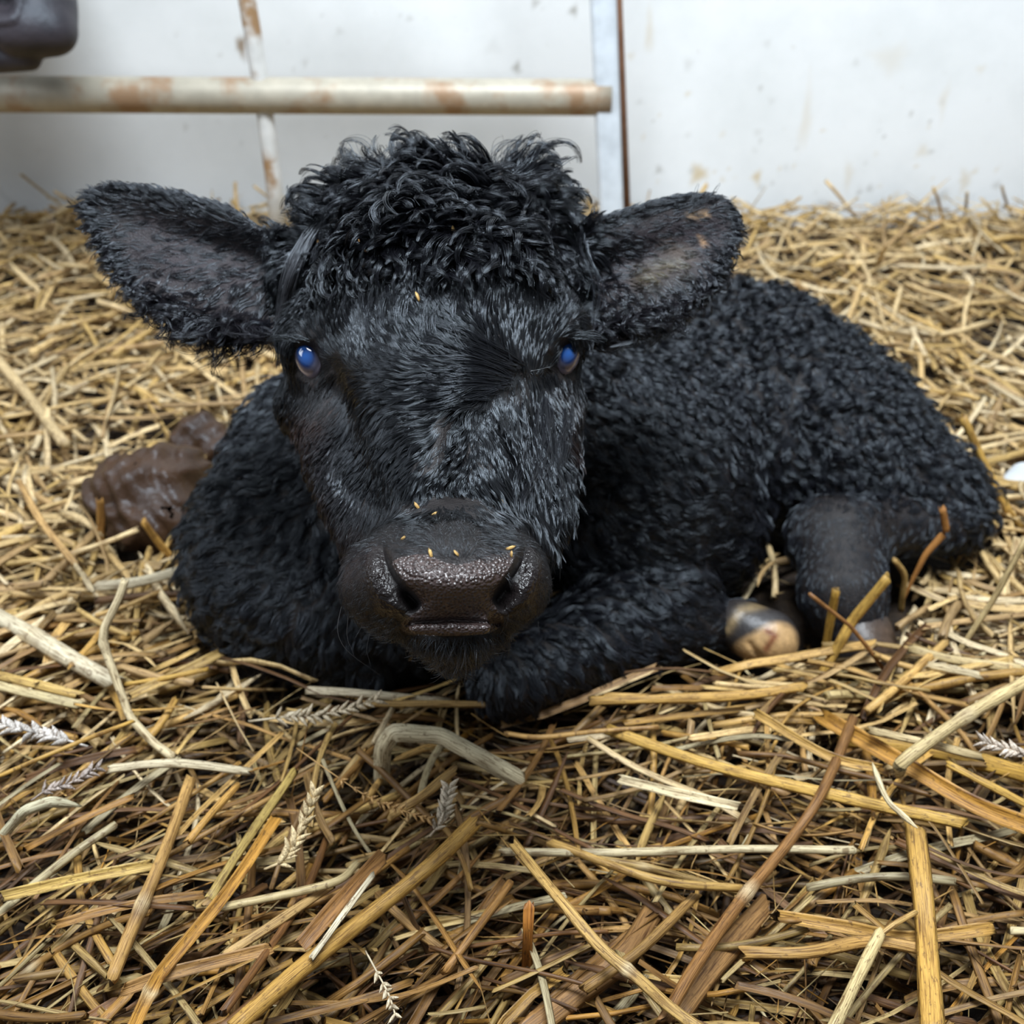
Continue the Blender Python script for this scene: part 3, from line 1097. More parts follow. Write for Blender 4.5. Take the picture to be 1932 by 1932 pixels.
EG = [
    (165, 395, -.9, .15, 13, .4, .06, .75), (190, 360, -.8, -.5, 11, .4, .06, .7), (300, 352, -.6, -.45, 8, .35, .05, .5), (430, 390, -.6, -.35, 9, .35, .05, .5),
    (200, 480, -.8, .55, 12, .4, .1, .75), (270, 570, -.55, .8, 16, .35, .22, .8), (340, 610, -.45, .9, 20, .35, .3, .8), (410, 632, -.25, 1, 34, .25, .15, .85), (480, 630, -.1, 1, 36, .25, .12, .85),
    (280, 450, -.9, .1, 7, .12, .05, .6), (380, 500, -.85, .2, 8, .12, .06, .6), (450, 560, -.6, .7, 14, .2, .1, .7), (470, 470, -.9, .1, 8, .15, .05, .6),
    (1395, 430, .9, .3, 8, .35, .05, .7), (1330, 364, .6, -.4, 6, .3, .03, .5), (1200, 395, .6, -.3, 6, .3, .03, .5), (1385, 490, .7, .7, 12, .35, .2, .8), (1340, 545, .5, .8, 14, .3, .2, .85),
    (1265, 590, .35, .9, 22, .3, .32, .85), (1180, 615, .2, 1, 28, .3, .34, .85), (1125, 620, .2, 1, 22, .3, .2, .8), (1250, 460, .9, -.1, 7, .08, .04, .6), (1320, 430, .9, .1, 7, .08, .04, .6),
    (1250, 540, .8, .5, 10, .12, .08, .7), (1150, 500, .8, .2, 12, .2, .1, .7),
]


def idw(G, x, y, pw=3.0, soft=18.0):
    G = np.array(G, float)
    out = np.zeros((len(x), G.shape[1] - 2))
    for i in range(0, len(x), 20000):
        s = slice(i, i + 20000)
        d2 = (x[s, None] - G[None, :, 0]) ** 2 + (y[s, None] - G[None, :, 1]) ** 2 + soft ** 2
        w = d2 ** (-pw / 2)
        out[s] = (w @ G[:, 2:]) / w.sum(1)[:, None]
    return out


tri_me = calf.data
tri_me.calc_loop_triangles()
nt = len(tri_me.loop_triangles)
TV = np.empty(nt * 3, np.int32); tri_me.loop_triangles.foreach_get('vertices', TV); TV = TV.reshape(-1, 3)
A3 = CV[TV]
fn = np.cross(A3[:, 1] - A3[:, 0], A3[:, 2] - A3[:, 0])
area_t = np.linalg.norm(fn, axis=1) / 2
tc = A3.mean(1)
tx, ty = px_of(tc)
tn_ = CN[TV].mean(1)
tn_ /= np.linalg.norm(tn_, axis=1)[:, None] + 1e-9
face_cam = -(tn_ * tc).sum(1) / np.linalg.norm(tc, axis=1)
t_ear = is_ear[TV].all(1)
t_head = is_head[TV].all(1) & ~t_ear
t_leather = poly_sd(tx, ty, LEATHER) < 2
t_noseskin = t_head & (tc[:, 2] < .58) & (ty > 985)
eye_near = np.minimum(np.hypot((tx - 587) / 26, (ty - 677) / 34), np.hypot((tx - 1068) / 24, (ty - 672) / 32)) < 1
wpos = (c2w(tc)[:, 2] > -.005)
vis = np.clip(face_cam * 2 + .7, .12, 1)


def scatter(mask_w, n):
    p = area_t * mask_w
    p = p / p.sum()
    idx = rng.choice(nt, n, p=p)
    r1, r2 = np.sqrt(rng.random(n)), rng.random(n)
    a = A3[idx]
    P = (1 - r1)[:, None] * a[:, 0] + (r1 * (1 - r2))[:, None] * a[:, 1] + (r1 * r2)[:, None] * a[:, 2]
    nn = CN[TV[idx]]
    Nn = (1 - r1)[:, None] * nn[:, 0] + (r1 * (1 - r2))[:, None] * nn[:, 1] + (r1 * r2)[:, None] * nn[:, 2]
    Nn /= np.linalg.norm(Nn, axis=1)[:, None] + 1e-9
    return P, Nn


def grow(P, Nn, G, per_clump, steps=7, jitter=.16, lenvar=.25, freq=1.0, comb=0.0):
    n = len(P)
    x, y = px_of(P)
    g = idw(G, x, y)
    nc = max(8, n // per_clump)
    ci = rng.choice(n, nc, replace=False)
    kd = kdtree.KDTree(nc)
    for k, i in enumerate(ci): kd.insert(P[i], k)
    kd.balance()
    own = np.fromiter((kd.find(p)[1] for p in P), np.int32, n)
    cid = ci[own]
    # per lock variation
    cang = rng.normal(0, 1, nc)[own]
    cphi = rng.uniform(0, 2 * math.pi, nc)[own]
    clen = rng.normal(0, 1, nc)[own]
    clift = rng.normal(0, 1, nc)[own]
    csgn = rng.choice([-1.0, 1.0], nc)[own]
    curl = g[:, 4]
    if comb:
        # combed wet hair: neighbouring locks wave together
        sm = 2.2 * np.sin(P[cid][:, 0] * 105 + 1) + 2.2 * np.sin(P[cid][:, 1] * 120 + 2 + 1.5 * np.sin(P[cid][:, 0] * 80))
        cphi = cphi * (1 - comb) + sm * comb
        csgn = np.where(rng.random(n) < comb, 1.0, csgn)
        csgn = csgn[cid] if False else np.where(comb > .5, 1.0, csgn)
        cang = cang * (1 - .5 * comb)
    ang = cang * (.06 + 1.0 * curl) + rng.normal(0, jitter * .5, n)
    dx = g[:, 0] * np.cos(ang) - g[:, 1] * np.sin(ang)
    dy = g[:, 0] * np.sin(ang) + g[:, 1] * np.cos(ang)
    D = np.stack([dx, -dy, np.zeros(n)], 1)
    # lie in the plane seen from the front, then onto the hide
    T = D - (D * Nn).sum(1)[:, None] * Nn
    tl = np.linalg.norm(T, axis=1)
    T /= tl[:, None] + 1e-9
    B = np.cross(Nn, T)
    L = g[:, 2] / 1000 * np.clip(1 + lenvar * (.6 * clen + .6 * rng.normal(0, 1, n)), .35, 1.9)
    lift = np.clip(g[:, 3] * (1 + .45 * clift + .2 * rng.normal(0, 1, n)), .03, 1.2)
    s = np.linspace(0, 1, steps)
    S_ = s[None, :]
    up = lift[:, None] * (S_ - .55 * S_ ** 2)
    phi = cphi[:, None] + rng.normal(0, .25, n)[:, None]
    fr = freq * (1 + .15 * clen)[:, None]
    side = curl[:, None] * csgn[:, None] * (np.sin(2 * math.pi * fr * S_ * .8 + phi) - np.sin(phi)) * S_ ** .6
    vert = curl[:, None] * .8 * (np.cos(2 * math.pi * fr * S_ * .8 + phi) - np.cos(phi)) * S_ ** .8
    fwd = S_ * (1 - .35 * np.minimum(curl * 2, 1))[:, None]
    R = P[:, None, :] + L[:, None, None] * (fwd[:, :, None] * T[:, None, :] + np.maximum(up + vert, .02 * S_)[:, :, None] * Nn[:, None, :] + side[:, :, None] * B[:, None, :])
    # wet locks: strands close up towards their lock's tip
    c = (g[:, 5] * np.clip(1 + .12 * rng.normal(0, 1, n), 0, 1.1))
    c = np.clip(c, 0, .96)
    keep = (R - R[cid]) 
    pull = c[:, None, None] * (S_ ** .85)[:, :, None]
    R = R - keep * pull
    return R, g


def strands(name, R, radius, mat, tint=None, taper=.75, parent=None):
    n, k, _ = R.shape
    hc = bpy.data.hair_curves.new(name)
    hc.add_curves([k] * n)
    hc.attributes['position'].data.foreach_set('vector', c2w(R.reshape(-1, 3)).astype(np.float32).ravel())
    r = hc.attributes.get('radius') or hc.attributes.new('radius', 'FLOAT', 'POINT')
    s = np.linspace(0, 1, k)
    rad = np.broadcast_to(np.asarray(radius, float).reshape(-1, 1), (n, 1)) * (1 - taper * s ** 1.6)[None, :]
    r.data.foreach_set('value', rad.astype(np.float32).ravel())
    if tint is not None:
        a = hc.attributes.new('tint', 'FLOAT_COLOR', 'CURVE')
        a.data.foreach_set('color', np.c_[tint, np.ones(n)].astype(np.float32).ravel())
    hc.materials.append(mat)
    o = bpy.data.objects.new(name, hc)
    COL.objects.link(o)
    o.parent = parent or calf
    return o


def hair_tint(R, base):
    x, y = px_of(R[:, 0])
    n = len(x)
    c = np.tile(np.array(base), (n, 1)) * rng.uniform(.6, 1.5, (n, 1))

    def d(poly, w, col, amt):
        a = (amt * np.exp(-(seg_d(x, y, poly) / w) ** 2) * (R[:, 0, 2] < .8) * rng.uniform(.4, 1, n))[:, None]
        c[:] = c * (1 - a) + np.array(col) * a
    d([(575, 800), (600, 800)], 26, (.05, .022, .014), .7)
    d([(570, 850), (610, 980), (650, 1060)], 48, (.035, .021, .019), .7)
    d([(1090, 820)], 20, (.09, .04, .03), .9) if False else None
    d([(1080, 815), (1096, 830)], 20, (.04, .018, .013), .7)
    d([(590, 735), (610, 760)], 34, (.03, .026, .024), .8)
    d([(1060, 745), (1080, 765)], 26, (.03, .025, .024), .8)
    d([(720, 1010), (990, 1010)], 50, (.013, .011, .010), .8)
    d([(690, 1080), (720, 1170)], 45, (.012, .010, .010), .8)
    d([(800, 1230), (920, 1230)], 45, (.014, .013, .014), .8)
    d([(1210, 520), (1270, 495)], 22, (.25, .2, .11), .6)
    return c


def fur(name, w, n, G, per_clump, radius, base, mat, **kw):
    P, Nn = scatter(w * wpos * vis, n)
    R, g = grow(P, Nn, G, per_clump, **kw)
    rad = radius * rng.uniform(.7, 1.25, n) * np.clip(g[:, 2] / 12, .45, 1.1)
    return strands(name, R, rad, mat, hair_tint(R, base))


w_face = (t_head & ~t_leather & ~t_noseskin & ~eye_near).astype(float)
w_face *= np.where(ty < 520, 1.3, 1.0)
w_poll = w_face * np.clip((525 - ty) / 40, 0, 1)
w_face = w_face * np.clip((ty - 470) / 40, 0, 1)
fur('poll_curls', w_poll, 46000, HG, 26, .00020, (.006, .006, .008), M['hair'], steps=10, freq=.8, jitter=.08, lenvar=.3, comb=.35)
w_face = w_face * (1 + .9 * ((tx < 660) & (ty > 730)))
fur('face_hair', w_face, 100000, HG, 13, .00016, (.006, .006, .007), M['hair'], steps=8, jitter=.06, lenvar=.2, comb=.85)
w_muz = (t_noseskin & ~t_leather & (seg_d(tx, ty, [(725, 1065), (735, 1130), (785, 1140)]) > 34) & (seg_d(tx, ty, [(992, 1060), (985, 1110), (938, 1135)]) > 30)).astype(float)
fur('muzzle_hair', w_muz, 8500, HG, 3, .00014, (.012, .010, .010), M['hair'], steps=5, jitter=.8)
w_body = (~t_head & ~t_ear & (hd_t > .004 if (hd_t := head_d(tc)) is not None else True)).astype(float)
fur('coat', w_body, 120000, BG_, 22, .00027, (.006, .006, .009), M['hair_body'], steps=8, freq=1.0, lenvar=.4)
w_ear = t_ear.astype(float)
edge = np.minimum(np.abs(poly_sd(tx, ty, EAR_L)), np.abs(poly_sd(tx, ty, EAR_R)))
w_ear *= .35 + 2.4 * np.exp(-(edge / 22) ** 2)
fur('ear_hair', w_ear, 17000, EG, 9, .00024, (.008, .007, .009), M['hair'], steps=8)


def hand_strands(name, polys, n, spread, radius, mat, base=(.012, .011, .013), Zoff=-.004, Zfix=None, drop=.02):
    out = []
    for poly in polys:
        poly = np.array(poly, float)
        t = np.linspace(0, 1, len(poly))
        tt = np.linspace(0, 1, 9)
        X = np.interp(tt, t, poly[:, 0]); Y = np.interp(tt, t, poly[:, 1])
        X = np.convolve(np.pad(X, 1, 'edge'), [.25, .5, .25], 'valid'); Y = np.convolve(np.pad(Y, 1, 'edge'), [.25, .5, .25], 'valid')
        if Zfix: Zs = np.full(9, Zfix)
        else:
            Zs = np.minimum(surf_Zv(X, Y), .80)
            Zs = np.minimum(Zs, Zs.min() + drop)
            Zs = np.convolve(np.pad(Zs, 1, 'edge'), [.25, .5, .25], 'valid') + Zoff * (.25 + .75 * np.sin(np.pi * np.clip(tt, .12, .8)))
        base_l = np.array([pc(a, b, z) for a, b, z in zip(X, Y, Zs)])
        for k in range(n):
            o = rng.normal(0, spread, 3) * np.array([1, 1, .5])
            f = (.35 + .9 * np.sin(np.pi * np.clip(tt * .9 + .05, 0, 1)))[:, None]
            out.append(base_l + o * f + rng.normal(0, spread * .15, (9, 3)))
    R = np.array(out)
    return strands(name, R, np.full(len(R), radius), mat, np.tile(base, (len(R), 1)), taper=.7)


# the long grey lock hanging before the ear on the left, dangling curls, lashes and whiskers
hand_strands('forelock', [[(612, 408), (575, 450), (553, 490), (535, 560), (526, 640), (524, 700)], [(622, 400), (582, 448), (558, 500), (538, 570), (528, 620)]], 34, .0020, .00024, M['hair_body'], (.05, .05, .056), Zoff=-.014)
FR = [[(330 + 26 * k, 598 + 6 * min(k, 4)), (326 + 26 * k, 622 + 5 * k), (316 + 27 * k + (k % 2) * 14, 640 + 4 * k + (k % 3) * 10)] for k in range(7)]
hand_strands('ear_fringe', FR, 20, .0022, .00020, M['hair'], (.008, .007, .009), Zfix=.70)
FR = [[(1150 + 24 * k, 605 - 4 * k), (1148 + 26 * k, 632 - 3 * k), (1162 + 26 * k, 648 - 4 * k + (k % 2) * 8), (1176 + 26 * k, 634 - 4 * k)] for k in range(6)]
hand_strands('ear_fringe', FR, 18, .0020, .00020, M['hair'], (.008, .007, .009), Zfix=.695)
r4 = np.random.default_rng(4)
CK = []
for k in range(26):
    x0 = 985 + 4.2 * k + r4.normal(0, 5); y0 = 735 + r4.uniform(0, 120)
    Lk = r4.uniform(90, 170)
    CK.append([(x0, y0), (x0 + r4.normal(4, 6), y0 + Lk * .35), (x0 - 6 + r4.normal(0, 6), y0 + Lk * .7), (x0 - 12 + r4.normal(0, 9), y0 + Lk)])
CK = [[(min(x, 1088), y) for x, y in c] for c in CK]
hand_strands('cheek_locks', CK, 22, .0012, .00017, M['hair'], (.007, .007, .009), Zoff=-.005, drop=.06)
FK = []
for k in range(30):
    f_ = k / 29
    sx, sy = 990 - 55 * f_ + r4.normal(0, 8), 690 + 55 * f_ + r4.normal(0, 6)
    mx, my = 895 - 20 * f_ + r4.normal(0, 14), 640 + 110 * f_ + r4.normal(0, 10)
    ex, ey = 800 - 40 * f_ + r4.normal(0, 25), 545 + 230 * f_ + r4.normal(0, 14)
    if k % 3 == 0: ex, ey = ex - 70, ey + 6
    FK.append([(sx, sy), (mx, my), ((mx + ex) / 2, (my + ey) / 2 + 14), (ex, ey)])
for k in range(14):
    x0, y0 = 650 + 22 * k + r4.normal(0, 8), 640 - abs(k - 6) * 3 + r4.normal(0, 18)
    FK.append([(x0 + 12, y0), (x0, y0 - 30), (x0 + 2, y0 - 62), (x0 + 14, y0 - 92)])
hand_strands('forehead_locks', FK, 16, .0010, .00016, M['hair'], (.007, .007, .009), Zoff=-.0042, drop=.05)
lz = surf_Z(575, 640) - .004
rz = surf_Z(1085, 640) - .004
L1 = [[(585 - 6 * k, 644 - (k % 3)), (565 - 6 * k, 636), (548 - 7 * k, 634 + (k % 2) * 2), (522 - 5 * k, 640 + (k % 3) * 3)] for k in range(5)]
hand_strands('eyelashes', L1, 6, .0010, .00015, M['hair_body'], (.001, .001, .001), Zfix=lz)
L2 = [[(1062 + 7 * k, 640), (1078 + 7 * k, 632 + k % 2), (1098 + 8 * k, 632), (1122 + 6 * k, 638 + (k % 3) * 5)] for k in range(5)]
hand_strands('eyelashes', L2, 6, .0010, .00015, M['hair_body'], (.001, .001, .001), Zfix=rz)
WH = [[(645, 1140), (632, 1190), (650, 1230), (725, 1280)], [(655, 1160), (650, 1200), (668, 1240)], [(700, 1190), (690, 1225), (700, 1260)], [(1015, 1170), (1018, 1200)], [(690, 1165), (668, 1205)], [(760, 990), (775, 960), (772, 950)], [(1000, 700), (1040, 690)]]
hand_strands('whiskers', WH, 1, .0004, .00012, M['hair'], (.08, .075, .075), Zfix=.55)
EL = [[(585 - 0 * k, 590), (577, 560 + k)] for k in range(1)]
EARH = [[(1305, 378), (1312, 362), (1318, 345)], [(1340, 372), (1352, 355), (1360, 345)], [(1370, 385), (1385, 372), (1390, 368)], [(1310, 385), (1300, 402), (1296, 408)], [(1350, 385), (1340, 400)]]
hand_strands('ear_whiskers', EARH, 3, .0006, .00018, M['hair'], (.012, .011, .012), Zfix=.70)

# ------------------------------------------------------------------ straw
PROF = {
    'round': np.array([[math.cos(a), math.sin(a)] for a in np.linspace(0, 2 * math.pi, 10, endpoint=False)]),
    'flat': np.array([[-1, 0], [-.6, .16], [0, .24], [.6, .16], [1, 0], [.6, -.10], [0, -.02], [-.6, -.10]]),
    'split': np.array([[-1, .45], [-.8, .0], [-.35, -.38], [.35, -.38], [.8, .0], [1, .45], [.62, .12], [0, -.08], [-.62, .12]]),
    'thin': np.array([[math.cos(a), math.sin(a)] for a in np.linspace(0, 2 * math.pi, 5, endpoint=False)]),
    'blade': np.array([[-1, .05], [0, .16], [1, .05], [.9, -.07], [0, .02], [-.9, -.07]]),
}


def catmull(P, per=5, kink=False):
    P = np.asarray(P, float)
    if kink:
        t = np.linspace(0, len(P) - 1, (len(P) - 1) * per + 1)
        Q = np.stack([np.interp(t, np.arange(len(P)), P[:, k]) for k in range(3)], 1)
        Q[1:-1] = .25 * Q[:-2] + .5 * Q[1:-1] + .25 * Q[2:]
        return Q
    if len(P) == 2: P = np.array([P[0], P[0] * .66 + P[1] * .34, P[0] * .34 + P[1] * .66, P[1]])
    Q = np.vstack([2 * P[0] - P[1], P, 2 * P[-1] - P[-2]])
    out = []
    for i in range(1, len(Q) - 2):
        for k in range(per):
            t = k / per
            out.append(.5 * (2 * Q[i] + (Q[i + 1] - Q[i - 1]) * t + (2 * Q[i - 1] - 5 * Q[i] + 4 * Q[i + 1] - Q[i + 2]) * t * t + (3 * Q[i] - Q[i - 1] - 3 * Q[i + 1] + Q[i + 2]) * t ** 3))
    out.append(P[-1])
    return np.array(out)


def straw_arrays(pts, half, kind, up, tint, end='cut', node=None, node_tint=(.55, .45, .28), seed=0):
    """one stalk or blade: vertices, faces, tint and fibre coordinates"""
    r = np.random.default_rng(seed)
    n = len(pts)
    seg = np.linalg.norm(np.diff(pts, axis=0), axis=1)
    L = np.concatenate([[0], np.cumsum(seg)])
    u = L / L[-1]
    rad = half * (1 + .05 * np.sin(u * 9 + r.uniform(0, 6)))
    if end == 'taper': rad = rad * np.clip(1.0 - u ** 2.2 * .85, .1, 1)
    if end == 'both': rad = rad * np.clip(np.minimum(u, 1 - u) * 5 + .25, 0, 1)
    prof = PROF[kind]
    V, F = tube_arrays(pts, rad, up=up, prof=prof)
    m = len(prof)
    V = V.reshape(n, m, 3)
    if node is not None:
        w = np.exp(-((u - node) * L[-1] / (half * .9)) ** 2)
        c = pts[:, None, :]
        V = c + (V - c) * (1 + .22 * w[:, None, None])
    T0 = pts[0] - pts[1]; T0 /= np.linalg.norm(T0) + 1e-9
    T1 = pts[-1] - pts[-2]; T1 /= np.linalg.norm(T1) + 1e-9
    # broken ends
    V[0] += T0 * (r.uniform(-.8, 1.2, m) * half)[:, None]
    V[-1] += T1 * (r.uniform(-.8, 1.2, m) * half)[:, None]
    V = V.reshape(-1, 3)
    t = np.tile(np.array(tint), (n, 1)) * (1 + .10 * np.sin(u * 5 + r.uniform(0, 6)))[:, None]
    if node is not None:
        t = t * (1 - .75 * w[:, None]) + np.array(node_tint) * .75 * w[:, None]
        w2 = np.exp(-(((u - node) * L[-1] - half * 1.5) / (half * .5)) ** 2)
        t = t * (1 - .6 * w2[:, None]) + np.array((.16, .09, .04)) * .6 * w2[:, None]
    tv = np.repeat(t, m, axis=0)
    off = r.uniform(0, 7)
    fib = np.stack([np.tile(prof[:, 0] * half + prof[:, 1] * half * .7, n) + off, np.repeat(L, m) + off * 3, np.full(n * m, off)], 1)
    return V, F, tv, fib


def add_straw(name, pts, half, kind, up, tint, label, cat='straw', group=None, per=5, parent=None, kink=False, **kw):
    P = catmull(pts, per, kink)
    V, F, tv, fib = straw_arrays(P, half, kind, up, tint, seed=int(rng.integers(1 << 30)), **kw)
    c = (V.min(0) + V.max(0)) / 2
    c[2] = V[:, 2].min()
    me = mesh_np(name, V - c, F)
    set_attr(me, 'tint', tv)
    set_attr(me, 'fib', fib, 'FLOAT_VECTOR')
    o = link(name, me, parent, M['straw'], c)
    if label: tag(o, label, cat, group)
    return o


